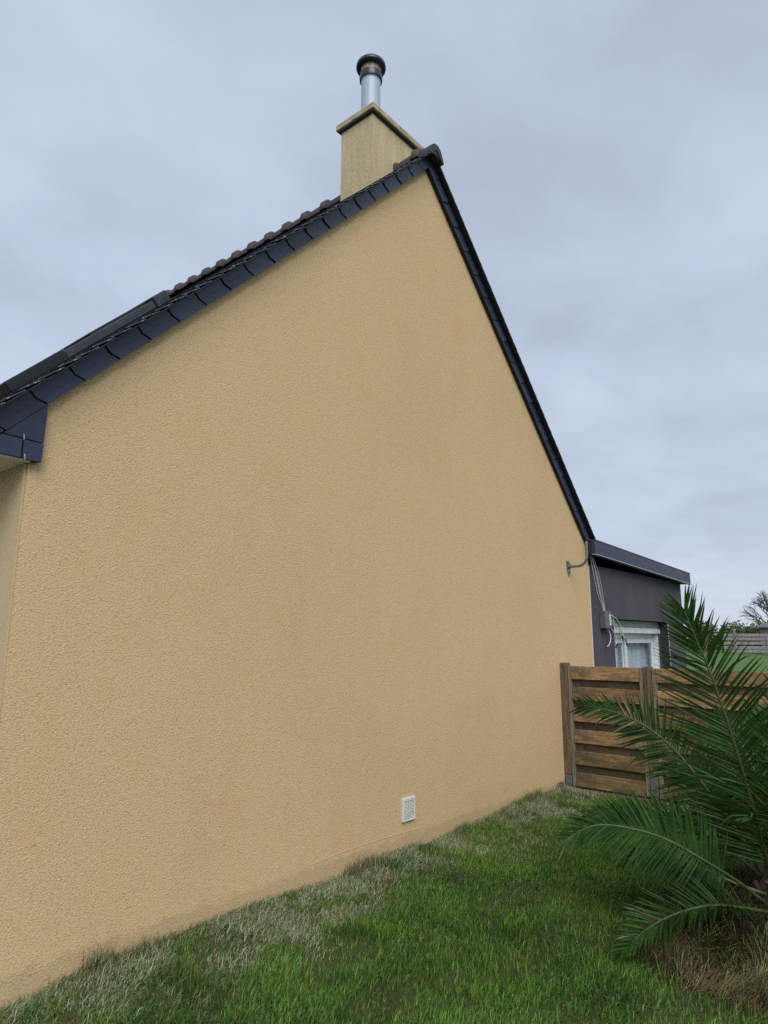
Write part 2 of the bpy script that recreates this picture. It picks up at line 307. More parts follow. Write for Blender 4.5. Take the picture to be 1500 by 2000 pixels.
def vnoise(x, y, sc, seed):
    g = np.random.default_rng(seed).random((128, 128)); x = np.asarray(x) * sc + 500.3; y = np.asarray(y) * sc + 500.7
    xi = np.floor(x).astype(int); yi = np.floor(y).astype(int); fx = x - xi; fy = y - yi; fx = fx * fx * (3 - 2 * fx); fy = fy * fy * (3 - 2 * fy)
    G = lambda i, j: g[i % 128, j % 128]
    return (G(xi, yi) * (1 - fx) + G(xi + 1, yi) * fx) * (1 - fy) + (G(xi, yi + 1) * (1 - fx) + G(xi + 1, yi + 1) * fx) * fy
def sstep(a_, b_, x): t_ = np.clip((np.asarray(x, float) - a_) / (b_ - a_), 0, 1); return t_ * t_ * (3 - 2 * t_)
def ground_z(x, y):
    x = np.asarray(x, float); y = np.asarray(y, float)
    z = -.056 + .056 * sstep(-1, 7, x) + .7 * sstep(10, 46, x)
    near = np.exp(-((x - 2) ** 2 + (y + 2) ** 2) / 60.0)
    z += near * (.05 * (vnoise(x, y, 1.1, 3) - .5) + .03 * (vnoise(x, y, 3.1, 4) - .5))
    z += .04 * np.exp(-(y + .05) ** 2 / .06) * sstep(-.6, .3, x) * (1 - sstep(6, 6.4, x)) * (.4 + vnoise(x, y, 2.0, 5))
    z += .07 * np.exp(-((x - 3.45) ** 2 + (y + 2.6) ** 2) / .35)
    return z

# ------------------------------------------------------------------ ground
def axis(lo, hi, step, far):
    a_ = list(np.arange(lo, hi + 1e-6, step)); d = step; p = hi; q = lo; L_ = []; H_ = []
    while p < far: d *= 1.35; p += d; H_.append(p)
    d = step
    while q > -far: d *= 1.35; q -= d; L_.append(q)
    return np.array(L_[::-1] + a_ + H_)
gx = axis(-4, 9, .12, 900); gy = axis(-7, 2, .12, 900)
XX, YY = np.meshgrid(gx, gy, indexing='ij'); ZZ = ground_z(XX, YY)
nx, ny = XX.shape
vv = np.stack([XX, YY, ZZ], -1).reshape(-1, 3)
ff = [(i * ny + j, (i + 1) * ny + j, (i + 1) * ny + j + 1, i * ny + j + 1) for i in range(nx - 1) for j in range(ny - 1)]
gr = link('ground', mesh('ground', vv, ff, M['ground'], True)); gr['kind'] = 'structure'; gr['label'] = 'flat lawn ground running from the house wall out to the far field'

M['bounce_slab'] = Mat('bounce_slab_concrete', rough=.9)  # out-of-view slab, added to bounce light up under the eave
g = M['bounce_slab'].noise(M['bounce_slab'].co(), 3, 5, .65); M['bounce_slab'].base(M['bounce_slab'].ramp(g, [(.3, (.28, .27, .25)), (.7, (.42, .41, .38))])); M['bounce_slab'] = M['bounce_slab'].m
b = B(); b.box(-3.6, -.01, .35, 9.0, -.2, .03); b.bevel(.01); bounce = b.obj('bounce_slab', M['bounce_slab']); bounce['kind'] = 'structure'; bounce['label'] = 'unseen pale concrete slab added to bounce light onto the soffit'
# ------------------------------------------------------------------ the house
W, APX, SLP, ZL, TH = 7.0, 3.49, 1.011, 2.818, .172
zlow = lambda x: ZL + SLP * (x if x <= APX else 2 * APX - x)
ztop = lambda x: zlow(x) + TH
LEN = 9.0
house = thing('house', (3.5, 0, 0), 'ochre rendered gable end house with navy slate verges and a chimney', 'house')
b = B(); b.prism([(0, -.3), (W, -.3), (W, zlow(W) + .06), (APX, zlow(APX) + .06), (0, zlow(0) + .06)], 0, .3); gable = b.obj('gable_wall', M['ochre'], house)
b = B(); b.box(0, .3, .3, LEN, -.3, zlow(0) + .02); b.obj('front_wall', M['ochre_smooth'], house)
b = B(); b.box(-.012, -.001, .012, LEN, -.3, 2.54); b.obj('front_facing', M['ochre_smooth'], house)
b = B(); b.box(W - .3, W, .3, LEN, -.3, zlow(W) + .02); b.obj('rear_wall', M['ochre'], house)
b = B(); b.prism([(0, -.3), (W, -.3), (W, zlow(W) + .02), (APX, zlow(APX) + .02), (0, zlow(0) + .02)], LEN, LEN + .3); b.obj('far_gable_wall', M['ochre'], house)
# faint trowel line left near the foot of the render
b = B(); b.tube([(x, -.001, .115 + .012 * math.sin(x * 3.1) + .006 * x - .008) for x in np.linspace(2.1, 3.35, 20)], .0022, 5); b.obj('trowel_ridge', M['ochre'], house)
EAVE_L = -.235; EAVE_R = W + .07
b = B(); b.prism([(EAVE_L, ztop(EAVE_L) - .07), (APX, ztop(APX) - .07), (EAVE_R, ztop(EAVE_R) - .07), (EAVE_R, ztop(EAVE_R) - .012), (APX, ztop(APX) - .012), (EAVE_L, ztop(EAVE_L) - .012)], -.045, LEN + .35)
roof = b.obj('roof', M['board_dark'], house)
for s in (1, -1):
    xe = EAVE_L if s > 0 else 2 * APX - EAVE_R
    pl = [(xe, ztop(xe) - .022), (APX - .01, ztop(APX - .01) - .022), (APX - .01, ztop(APX - .01) - .0125), (xe, ztop(xe) - .0125)]
    b = B(); b.prism([(x if s > 0 else 2 * APX - x, z) for x, z in pl], -.138 if s > 0 else -.106, -.0565); b.obj('overhang_shade', M['board_dark'], roof)  # dark slab added as the shade under the overhanging slates
# verge boards behind the slates
for s in (0, 1):
    fx_ = (lambda x: x) if s == 0 else (lambda x: 2 * APX - x)
    x0 = EAVE_L if s == 0 else 2 * APX - EAVE_R
    b = B(); b.prism([(fx_(x0), zlow(x0) + .004), (fx_(APX), zlow(APX) + .004), (fx_(APX), ztop(APX) - .072), (fx_(x0), ztop(x0) - .072)], -.040, -.002); b.obj('verge_board', M['board_dark'], roof)
# verge slates: one shared shape per slope, cut corner, lower end slightly proud
cs = 1 / math.hypot(1, SLP); sn = SLP * cs; MOD = .188 / cs; TP = TH * cs
def verge_slate_mesh(flip, name):
    j = [(0, 0), (0, .064), (.026, .106), (.030, TP)]; g = .007
    poly = [(s_ + g, t_) for s_, t_ in j] + [(s_ + MOD, t_) for s_, t_ in j[::-1]]
    vs_ = []; 
    for back in (0, 1):
        for s_, t_ in poly:
            y = -.0412 if back else -.0545 + .009 * (s_ / MOD)
            x = s_ * cs + t_ * sn; z = s_ * sn - t_ * cs
            vs_.append((-x if flip else x, y, z))
    n = len(poly); fs = [tuple(range(n)), tuple(range(2 * n - 1, n - 1, -1))] + [(i, i + n, (i + 1) % n + n, (i + 1) % n) for i in range(n)]
    bm = bmesh.new(); vv_ = [bm.verts.new(p) for p in vs_]; [bm.faces.new([vv_[i] for i in f]) for f in fs]
    # nail head
    cx_, cz_ = (MOD * .55) * cs + .07 * sn, (MOD * .55) * sn - .07 * cs; cx_ = -cx_ if flip else cx_
    ring = [bm.verts.new((cx_ + .006 * math.cos(k * math.pi / 3), -.0525, cz_ + .006 * math.sin(k * math.pi / 3))) for k in range(6)]; bm.faces.new(ring)
    bmesh.ops.recalc_face_normals(bm, faces=bm.faces); me = bpy.data.meshes.new(name); bm.to_mesh(me); bm.free(); me.materials.append(M['slate']); return me
vl = verge_slate_mesh(False, 'verge_slate'); vr = verge_slate_mesh(True, 'verge_slate_mirrored')
ho = origin(house)
for k in range(-2, 18):
    x = .124 + .188 * k; 
    if x + .188 > APX - .05: 
        pass
    if x > APX - .28: break
    o = link('verge_slate', vl, roof, (x - ho.x, random.uniform(-.0012, .0012), ztop(x) - .001)); o.rotation_euler = (0, random.uniform(-.006, .006), 0)
for k in range(0, 30):
    x = .124 + .188 * 17 - .188 * k
    if x > APX - .28: continue
    if x < 2 * APX - EAVE_R - .02: break
    o = link('verge_slate', vr, roof, (2 * APX - x - ho.x, random.uniform(-.001, .001), ztop(x) - .001)); o.rotation_euler = (0, random.uniform(-.006, .006), 0)
# last slates at the apex, cut to meet
for s in (1, -1):
    xa = .124 + .188 * 16 + .19 + .0; x1 = xa - .02
    b = B(); P_ = [(x1 + .0, ztop(x1) - .002), (x1 + .064 * sn, ztop(x1) - .064 * cs), (x1 + .026 * cs + .106 * sn, ztop(x1) + .026 * sn - .106 * cs), (x1 + .030 * cs + TP * sn, ztop(x1) + .03 * sn - TP * cs)]
    P_ = P_ + [(APX - .003, zlow(APX) + .0), (APX - .003, ztop(APX) - .01)]
    if P_[3][0] > APX - .003: P_ = [P_[0], P_[1], P_[2], (APX - .003, zlow(APX)), (APX - .003, ztop(APX) - .01)]
    P_ = [(APX + (x - APX) * s, z) for x, z in P_]
    b.prism(P_, -.050, -.0412); b.obj('verge_slate', M['slate'], roof)
# roof slates, real tilted pieces (too small and grazing to tell apart singly)
def slate_field(side, ymax):
    V, F = [], []; expo = .125; n_c = int((APX - EAVE_L + .0) / (expo * cs)) + 1; wd = .205
    if side < 0: n_c = int((EAVE_R - APX) / (expo * cs)) + 1
    for c_ in range(n_c):
        d0 = c_ * expo + .02       # distance down from ridge to the head
        yoff = (-.15 if side > 0 else -.115) + (.5 * wd if c_ % 2 else 0)
        ys = [-.145 if side > 0 else -.112] + list(np.arange(yoff + wd * (.5 if c_ % 2 == 0 else .5), ymax, wd))
        for a_, b_ in zip(ys, ys[1:]):
            if b_ - a_ < .03: continue
            j1, j2 = random.uniform(-.006, .006), random.uniform(.0, .005); e0 = random.uniform(-.006, .006) if a_ < -.1 and side > 0 else 0
            up0, up1 = -.002 + j2 * .3, (.011 if side > 0 else .006) + j2 * (1 if side > 0 else .5); hd, tl = d0 - .03, d0 + expo + j1
            i = len(V)
            for (dd, up, th) in ((hd, up0, 0), (tl, up1, 0), (tl, up1 - .007, 1), (hd, up0 - .007, 1)):
                for y in (a_ + .002 + e0, b_ - .002):
                    x = APX - side * (dd * cs) - side * up * sn; z = ztop(APX) - dd * sn + up * cs
                    V.append((x, y, z))
            F += [(i, i + 1, i + 3, i + 2), (i + 2, i + 3, i + 5, i + 4), (i + 4, i + 5, i + 7, i + 6), (i, i + 2, i + 4, i + 6), (i + 1, i + 7, i + 5, i + 3)]
    me = mesh('roof_slates', [Vector(v_) - ho for v_ in V], F, M['roofslate'])
    o = link('roof_slates', me, roof, None, None, 'stuff'); return o
slate_field(1, LEN + .3); slate_field(-1, 2.5)
# lead lines: a few pale lichen streaked slates are in the material. Ridge tiles
def ridge_tile_mesh():
    bm = bmesh.new(); rings = []; seg = 12
    prof = [(0, .120), (.02, .142), (.085, .146), (.105, .112), (.36, .100)]
    for y, r_ in prof:
        ring = []
        for k in range(seg + 1):
            a_ = R(-18) + (math.pi + R(36)) * k / seg
            ring.append(bm.verts.new((r_ * .80 * math.cos(a_), y, r_ * .80 * math.sin(a_))))
        rings.append(ring)
    for p, q in zip(rings, rings[1:]):
        for k in range(seg): bm.faces.new((p[k], p[k + 1], q[k + 1], q[k]))
    bm.faces.new(rings[0])
    bmesh.ops.recalc_face_normals(bm, faces=bm.faces); me = bpy.data.meshes.new('ridge_tile'); bm.to_mesh(me); bm.free(); me.materials.append(M['ridge'])
    for p in me.polygons: p.use_smooth = True
    me.set_sharp_from_angle(angle=R(50)); return me
rt = ridge_tile_mesh()
for k in range(27):
    o = link('ridge_tile', rt, roof, (APX - ho.x, .01 + .33 * k, ztop(APX) - .035 + .0055 * k)); o.rotation_euler = (random.uniform(-.008, .008), random.uniform(-.03, .03), random.uniform(-.01, .01))
# closed end cap of the ridge over the apex
zr = ztop(APX)
b = B(); b.prism([(APX - .115, zr - .105), (APX - .10, zr - .055), (APX - .075, zr + .0), (APX - .03, zr + .034), (APX + .03, zr + .036), (APX + .075, zr + .0), (APX + .10, zr - .05), (APX + .125, zr - .115), (APX + .10, zr - .12), (APX, zr - .022), (APX - .095, zr - .112)], -.15, .0)
b.obj('ridge_end_tile', M['ridge_end'], roof, 'dark ridge end cap over the gable apex', auto=35)
b = B(); b.prism([(APX - .08, zr - .10), (APX, zr - .024), (APX + .08, zr - .10), (APX, zr - .075)], -.142, -.056); b.obj('ridge_end_fill', M['ridge_end'], roof)
# eave return clad in slate on the gable side
eave = link('eave_return', None, house) if False else None
zb = 2.545
b = B(); b.prism([(EAVE_L, zb + .012), (.040, zb + .004), (.048, zlow(.048) - .002), (EAVE_L, zlow(EAVE_L) - .002)], -.040, -.001); eave = b.obj('eave_return', M['board_dark'], house)
def eslate(poly, y0=-.050):
    b = B(); b.prism(poly, y0, -.0412); return b.obj('return_slate', M['slate'], eave)
eslate([(-.150, 2.660), (.046, 2.651), (.050, zlow(.05) - .003), (.022, zlow(.022) - .004), (-.158, zlow(-.158) - .004)])
eslate([(-.052, 2.553), (.042, 2.545), (.046, 2.645), (-.052, 2.648)], -.0535)
eslate([(-.234, 2.556), (-.060, 2.553), (-.060, 2.648), (-.158, 2.654), (-.234, 2.578)], -.0525)
xj = -.252; jp = [(xj + .064 * sn - .004, ztop(xj) - .064 * cs), (xj + .026 * cs + .106 * sn - .004, ztop(xj) + .026 * sn - .106 * cs), (xj + .03 * cs + TP * sn - .006, ztop(xj) + .03 * sn - TP * cs)]
eslate([(-.234, zlow(-.234) + .002), jp[2], jp[1], jp[0], (-.234, ztop(-.234) - .052)], -.052)
for hx, hz in ((-.056, 2.652), (-.042, 2.551)):
    b = B(); b.tube([(hx, -.052, hz + .022), (hx, -.057, hz + .012), (hx + .001, -.058, hz - .006), (hx + .001, -.050, hz - .012)], .0022, 6); b.obj('slate_hook', M['hook'], eave)
b = B(); b.box(EAVE_L, -.002, -.036, LEN, zb - .002, zb + .010); b.obj('soffit', M['soffit'], house)
b = B(); b.box(EAVE_L - .02, EAVE_L - .001, -.04, LEN, zb - .01, ztop(EAVE_L) - .08); b.obj('fascia_board', M['soffit'], house)
b = B(); b.tube([(EAVE_L - .085, y, ztop(EAVE_L) - .17) for y in (-.04, 3, 6, LEN)], .062, 12); b.obj('gutter', M['zinc'], house, smooth=True)
# skylight with its roller shutter, seen almost edge-on
def on_roof(x, up): return (x - up * sn, ztop(x) + up * cs)
sky_root = None
def slab(x0, x1, y0, y1, u0, u1):
    b = B(); b.prism([on_roof(x0, u0), on_roof(x1, u0), on_roof(x1, u1), on_roof(x0, u1)], y0, y1); return b
sky_root = slab(.22, 1.18, .80, 1.31, -.01, .02).obj('skylight', M['skymetal'], house, 'grey metal skylight with roller shutter on the left roof slope')
slab(.165, .50, .78, 1.40, .012, .088).bevel(.006).obj('lower_sash', M['skysash'], sky_root)
slab(.502, 1.12, .79, .85, .018, .075).bevel(.005).obj('shutter_rail', M['skymetal'], sky_root)
slab(.502, 1.12, 1.26, 1.32, .022, .062).bevel(.005).obj('shutter_rail', M['skymetal'], sky_root)
slab(.70, 1.12, .86, 1.25, .022, .096).bevel(.006).obj('roller_shutter', M['skysash'], sky_root)
slab(1.122, 1.225, .775, 1.40, .010, .10).bevel(.008).obj('shutter_housing', M['skymetal'], sky_root)
# chimney
CX0, CX1, CY0, CY1, CZ = 3.07, 3.93, .345, .785, 6.94
b = B(); b.box(CX0, CX1, CY0, CY1, 5.7, CZ - .004); chim = b.obj('chimney', M['chimney'], house, 'weathered beige rendered chimney stack standing across the ridge')
b = B(); b.box(CX0 - .045, CX1 + .045, CY0 - .045, CY1 + .045, CZ, CZ + .066); b.bevel(.006); b.obj('chimney_coping', M['coping'], chim)
b = B(); b.box(CX0 - .022, CX1 + .022, CY0 - .022, CY1 + .022, CZ - .018, CZ - .0005); b.obj('coping_shadow_strip', M['board_dark'], chim)  # solid near-black strip standing in for shade under the coping
fc = (3.30, .578)
b = B(); b.lathe(fc, [(.104, CZ + .07), (.104, 7.585), (.109, 7.59), (.109, 7.61), (.104, 7.615), (.104, 7.66)], 40); fl = b.obj('flue_pipe', M['steel'], chim, 'bright stainless steel flue pipe on the chimney', auto=40)
b = B(); b.lathe(fc, [(.106, 7.62), (.122, 7.60), (.126, 7.64), (.120, 7.675), (.106, 7.68)], 40); b.obj('flue_collar', M['cowl'], chim, auto=40)
b = B(); b.lathe(fc, [(.108, 7.675), (.111, 7.69), (.112, 7.76), (.10, 7.76)], 40, False); b.obj('flue_neck', M['soot'], chim, auto=40)
b = B(); b.lathe(fc, [(.08, 7.752), (.148, 7.748), (.160, 7.755), (.163, 7.772), (.158, 7.80), (.13, 7.83), (.08, 7.852), (.02, 7.858)], 40); b.obj('rain_cowl', M['cowl'], chim, 'round black rain cowl on top of the steel flue', auto=50)

# ------------------------------------------------------------------ wall vent
vent = thing('wall_vent', (3.172, 0, .205), 'small white louvred air vent low on the ochre gable wall', 'vent')
x0, x1, z0, z1 = 3.09, 3.254, .205, .383
b = B(); b.box(x0, x1, -.006, -.0005, z0, z1); b.obj('back_plate', M['vent'], vent)
b = B(); b.box(x0, x0 + .022, -.022, -.0065, z0, z1); b.bevel(.003); b.obj('frame', M['vent'], vent)
b = B(); b.box(x1 - .014, x1, -.022, -.0065, z0, z1); b.bevel(.003); b.obj('frame', M['vent'], vent)
b = B(); b.box(x0 + .0225, x1 - .0145, -.022, -.0065, z1 - .026, z1); b.bevel(.003); b.obj('frame', M['vent'], vent)
b = B(); b.box(x0 + .0225, x1 - .0145, -.022, -.0065, z0, z0 + .016); b.bevel(.003); b.obj('frame', M['vent'], vent)
for k in range(12):
    z = z0 + .021 + k * .0112
    b = B(); V = [b.b.verts.new(p) for p in ((x0 + .024, -.019, z), (x1 - .016, -.019, z), (x1 - .016, -.008, z + .0065), (x0 + .024, -.008, z + .0065), (x0 + .024, -.019, z + .002), (x1 - .016, -.019, z + .002), (x1 - .016, -.008, z + .0085), (x0 + .024, -.008, z + .0085))]
    for f in ((0, 1, 2, 3), (4, 7, 6, 5), (0, 4, 5, 1), (2, 6, 7, 3), (1, 5, 6, 2), (0, 3, 7, 4)): b.b.faces.new([V[i] for i in f])
    b.obj('louvre', M['vent'], vent)

# ------------------------------------------------------------------ grey extension
ext = thing('house_extension', (8.9, 0, 0), 'dark grey flat roofed extension with zinc fascia and patio window', 'building')
EX1 = 10.84; ET = 2.62; OX0, OX1, OZ0, OZ1 = 7.75, 10.0, .10, 1.935
def ebox(n, m_, x0, x1, y0, y1, z0, z1, parent=ext, bev=0):
    b = B(); b.box(x0, x1, y0, y1, z0, z1)
    if bev: b.bevel(bev)
    return b.obj(n, m_, parent)
b = B()   # one wall with a real opening
b.box(W + .002, OX0, .002, .30, -.3, ET); b.box(OX0, OX1, .002, .30, OZ1, ET); b.box(OX1, EX1, .002, .30, -.3, ET); b.box(OX0, OX1, .002, .30, -.3, OZ0)
bmesh.ops.remove_doubles(b.b, verts=b.b.verts, dist=1e-5)
wall = b.obj('extension_wall', M['grey_wall'], ext)
ebox('side_wall', M['grey_wall'], EX1 - .3, EX1, .302, 6.0, -.3, ET)
# fascia falls a little towards the right for drainage
FZ = lambda x: 2.915 - .033 * (x - 6.88)
b = B(); F0, F1 = 6.90, 10.93
b.prism([(F0, FZ(F0) - .178), (F1, FZ(F1) - .178), (F1, FZ(F1)), (F0, FZ(F0))], -.145, -.105); fas = b.obj('roof_fascia', M['zinc'], ext)
b = B(); b.prism([(F0, FZ(F0) - .178), (F0 + .012, FZ(F0) - .178), (F0 + .012, FZ(F0)), (F0, FZ(F0))], -.104, -.0565); b.obj('fascia_return', M['board_dark'], ext)
b = B(); b.prism([(F1 - .04, FZ(F1) - .178), (F1, FZ(F1) - .178), (F1, FZ(F1)), (F1 - .04, FZ(F1))], -.104, 6.0); b.obj('fascia_side', M['zinc'], ext)
b = B(); b.prism([(W + .08, FZ(W) - .17), (F1 - .042, FZ(F1) - .17), (F1 - .042, FZ(F1) - .03), (W + .08, FZ(W) - .03)], -.1, 6.0); b.obj('flat_roof', M['board_dark'], ext)
b = B(); b.prism([(F0, FZ(F0) - .186), (F1 + .03, FZ(F1) - .187), (F1 + .03, FZ(F1) - .180), (F0, FZ(F0) - .1795)], -.158, -.100); b.obj('drip_edge', M['drip'], ext)
b = B(); b.prism([(F0 - .004, FZ(F0) + .001), (F1 + .004, FZ(F1) + .001), (F1 + .004, FZ(F1) + .012), (F0 - .004, FZ(F0) + .012)], -.150, -.06); b.obj('fascia_cap', M['zinc'], ext)
ebox('corner_bead', M['bead'], W + .0, W + .010, -.004, .001, -.05, 2.60)
ebox('corner_bead', M['bead'], OX1 + .001, OX1 + .012, -.004, .0, OZ0, OZ1)
ebox('corner_bead', M['bead'], OX0 - .010, OX0 - .001, -.004, .0, OZ0, OZ1)
WY = .235
win = ebox('window', M['pvc'], OX0, OX0 + .06, WY, WY + .06, OZ0, OZ1 - .19)
ebox('frame', M['pvc'], OX1 - .06, OX1, WY, WY + .06, OZ0, OZ1 - .19, win)
ebox('frame', M['pvc'], OX0 + .061, OX1 - .061, WY, WY + .06, OZ1 - .26, OZ1 - .19, win)
ebox('frame', M['pvc'], OX0 + .061, OX1 - .061, WY, WY + .06, OZ0, OZ0 + .06, win)
ebox('shutter_box', M['shutterbox'], OX0, OX1, WY - .09, WY + .06, OZ1 - .10, OZ1 - .002, win, .006)
ebox('shutter_box_lip', M['pvc'], OX0, OX1, WY - .11, WY + .05, OZ1 - .19, OZ1 - .104, win, .006)
a = Mat('reveal_dark_sheet', (.022, .018, .03), .6); ebox('reveal_dark_sheet', a.m, OX1 - .0035, OX1 + .0, -.001, WY - .112, OZ0, OZ1, win)  # thin near-black sheet that darkens the right window reveal
xm = (OX0 + OX1) / 2 - .12
for (p, q, yy) in ((OX0 + .062, xm + .03, WY + .031), (xm - .03, OX1 - .062, WY - .002)):
    for n_, (u0, u1, w0, w1) in {'sash_stile': (p, p + .075, OZ0 + .061, OZ1 - .262), 'sash_stile.': (q - .075, q, OZ0 + .061, OZ1 - .262), 'sash_rail': (p + .076, q - .076, OZ1 - .335, OZ1 - .262), 'sash_rail.': (p + .076, q - .076, OZ0 + .061, OZ0 + .14)}.items():
        ebox(n_.rstrip('.'), M['pvc'], u0, u1, yy, yy + .027, w0, w1, win, .004)
    ebox('pane', M['glass'], p + .076, q - .076, yy + .011, yy + .015, OZ0 + .141, OZ1 - .336, win)
# shutter guide on the left reveal and curtain inside
ebox('shutter_guide', M['pvc'], OX0 + .002, OX0 + .05, WY - .07, WY - .004, OZ0, OZ1 - .195, win)
ebox('shutter_guide', M['pvc'], OX1 - .05, OX1 - .002, WY - .07, WY - .004, OZ0, OZ1 - .195, win)
def curtain(x0, x1):
    V, F = [], []; n = 60
    for i in range(n + 1):
        x = x0 + (x1 - x0) * i / n; y = WY + .13 + .03 * math.sin(i * .95) + .012 * math.sin(i * 2.3)
        V += [(x - 8.9, y, OZ0 + .05), (x - 8.9, y, OZ1)]
        if i: F.append((2 * i - 2, 2 * i, 2 * i + 1, 2 * i - 1))
    link('curtain', mesh('curtain', V, F, M['curtain'], True), win)
curtain(OX0 - .1, 9.0); curtain(9.01, OX1 + .1)
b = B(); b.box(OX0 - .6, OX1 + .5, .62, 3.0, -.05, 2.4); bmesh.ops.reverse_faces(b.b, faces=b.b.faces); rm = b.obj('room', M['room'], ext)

# ------------------------------------------------------------------ mast bracket, junction box and cables
mast = thing('mast_bracket', (6.39, 0, 2.42), 'bent galvanised antenna mast bracket bolted to the gable near the eave', 'bracket')
b = B(); b.prism([(6.335, 2.605), (6.40, 2.612), (6.445, 2.575), (6.435, 2.50), (6.395, 2.415), (6.382, 2.415), (6.345, 2.51)], -.009, -.0005); b.obj('wall_plate', M['galv'], mast)
arm = [(6.39, -.009, 2.535), (6.39, -.06, 2.535), (6.39, -.13, 2.535)] + [(6.39, -.13 - .12 * math.sin(t), 2.535 + .12 * (1 - math.cos(t))) for t in np.linspace(.15, math.pi / 2, 8)] + [(6.392, -.25, 2.72), (6.395, -.25, 2.83)]
b = B(); b.tube(arm, .0165, 12); b.obj('bent_tube', M['galv'], mast, auto=60)
b = B(); b.tube([(6.39, -.0095, 2.535), (6.39, -.03, 2.535)], .026, 12); b.obj('tube_collar', M['galv'], mast, auto=40)
for bx_, bz_ in ((6.36, 2.575), (6.425, 2.565), (6.391, 2.46)):
    b = B(); b.tube([(bx_, -.0092, bz_), (bx_, -.017, bz_)], .0095, 6); b.obj('bolt', M['rubber'], mast)
jb = thing('junction_box', (7.36, 0, 1.8), 'grey cable junction box with loose coaxial leads on the extension wall', 'junction box')
b = B(); b.box(7.265, 7.455, -.085, .001, 1.795, 2.025); b.bevel(.006); b.obj('housing', M['boxgrey'], jb)
for k in range(5):
    b = B(); b.box(7.385, 7.440, -.0885, -.0852, 1.84 + k * .029, 1.863 + k * .029); b.obj('label_window', M['boxlabel'], jb)
def smooth_pts(c, n=24):
    c = [Vector(p) for p in c]; P2 = [c[0]] + c + [c[-1]]; out_ = []
    for i in range(1, len(P2) - 2):
        for t in np.linspace(0, 1, max(3, n // (len(c) - 1)), endpoint=False):
            p0, p1, p2, p3 = P2[i - 1:i + 3]
            out_.append(.5 * ((2 * p1) + (p2 - p0) * t + (2 * p0 - 5 * p1 + 4 * p2 - p3) * t * t + (3 * p1 - p0 - 3 * p2 + p3) * t ** 3))
    return out_ + [c[-1]]
for k, off in enumerate((-.01, .05, .075, .13)):
    pts = [(7.03 + off * .4, -.015 - .004 * k, 2.74), (7.065 + off * 1.1, -.03, 2.58), (7.12 + off * 1.25, -.035, 2.40), (7.19 + off * 1.1, -.035, 2.22), (7.29 + off * .6, -.035, 2.10), (7.33 + off * .35, -.035, 2.02)]
    b = B(); b.tube(smooth_pts(pts), .0045, 6); b.obj('coax_cable', M['coax'], jb, smooth=True)
leads = [[(7.39, -.04, 1.80), (7.44, -.06, 1.73), (7.43, -.07, 1.66), (7.36, -.08, 1.60), (7.27, -.08, 1.555)],
         [(7.45, -.05, 1.99), (7.60, -.08, 1.94), (7.72, -.09, 1.86), (7.78, -.10, 1.74), (7.87, -.10, 1.66)],
         [(7.45, -.05, 1.93), (7.58, -.08, 1.86), (7.72, -.10, 1.77), (7.80, -.11, 1.68), (7.86, -.11, 1.61)],
         [(7.45, -.05, 1.82), (7.53, -.07, 1.76), (7.59, -.08, 1.70), (7.60, -.08, 1.63), (7.585, -.08, 1.59)],
         [(7.45, -.05, 1.90), (7.56, -.07, 1.84), (7.66, -.09, 1.78), (7.74, -.10, 1.70)]]
for pts in leads:
    b = B(); sp_ = smooth_pts(pts); b.tube(sp_, .0068, 6); cb = b.obj('loose_lead', M['coax'], jb, smooth=True)
    d_ = (sp_[-1] - sp_[-2]).normalized(); b = B(); b.tube([sp_[-1], sp_[-1] + d_ * .05], .009, 8); b.obj('connector', M['rubber'], cb)

# ------------------------------------------------------------------ timber fence
FXN = 6.04
fence = thing('timber_fence', (FXN, -2, 0), 'brown timber fence of overlapping horizontal boards beside the gable wall', 'fence')
fo = origin(fence)
def fbox(n, m_, x0, x1, y0, y1, z0, z1, parent=fence, bev=.004):
    b = B(); b.box(x0, x1, y0, y1, z0, z1)
    if bev: b.bevel(bev)
    return b.obj(n, m_, parent)
def post(y, zt, shoe_front=True):
    p = fbox('post', M['post'], FXN - .005, FXN + .085, y - .085, y, .16, zt)
    fbox('post_shoe', M['galv'], FXN - .009, FXN - .0055, y - .078, y - .007, .02, .30 if shoe_front else .155, p, .001)
    fbox('post_shoe', M['galv'], FXN + .002, FXN + .080, y - .078, y - .007, .01, .158, p, .002)
    for zz in ((.06, .12, .25) if shoe_front else (.06,)):
        b = B(); b.tube([(FXN - .0092, y - .042, zz), (FXN - .014, y - .042, zz)], .008, 6); b.obj('shoe_bolt', M['rubber'], p)
    return p
post(-.004, 1.385, False); post(-.955, 1.365); post(-2.83, 1.37); post(-4.71, 1.36)
def panel(ya, yb, zt):
    """ya (near wall) > yb"""
    fbox('frame_batten', M['batten'], FXN + .0, FXN + .045, ya - .040, ya, .045, zt)
    fbox('frame_batten', M['batten'], FXN + .0, FXN + .045, yb, yb + .040, .045, zt)
    w_ = ya - yb - .084
    bm_ = B(); bm_.box(0, .018, -w_ / 2, w_ / 2, 0, .148); bm_.bevel(.004); fm = bm_.me('front_board', M['wood'])
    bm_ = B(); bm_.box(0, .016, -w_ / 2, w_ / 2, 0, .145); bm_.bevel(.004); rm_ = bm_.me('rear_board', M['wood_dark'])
    pit = (zt - .045 - .148) / 5
    for k in range(6):
        o = link('board', fm, fence, (FXN + .004 - fo.x, (ya + yb) / 2 - fo.y, .042 + k * pit)); o.rotation_euler = (random.uniform(-.004, .004), random.uniform(-.03, .01), random.uniform(-.004, .004))
        if k < 5:
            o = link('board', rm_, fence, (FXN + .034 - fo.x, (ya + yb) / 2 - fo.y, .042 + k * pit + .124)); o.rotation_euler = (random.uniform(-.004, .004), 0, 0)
panel(-.092, -.950, 1.355); panel(-1.045, -2.825, 1.352); panel(-2.92, -4.705, 1.35)
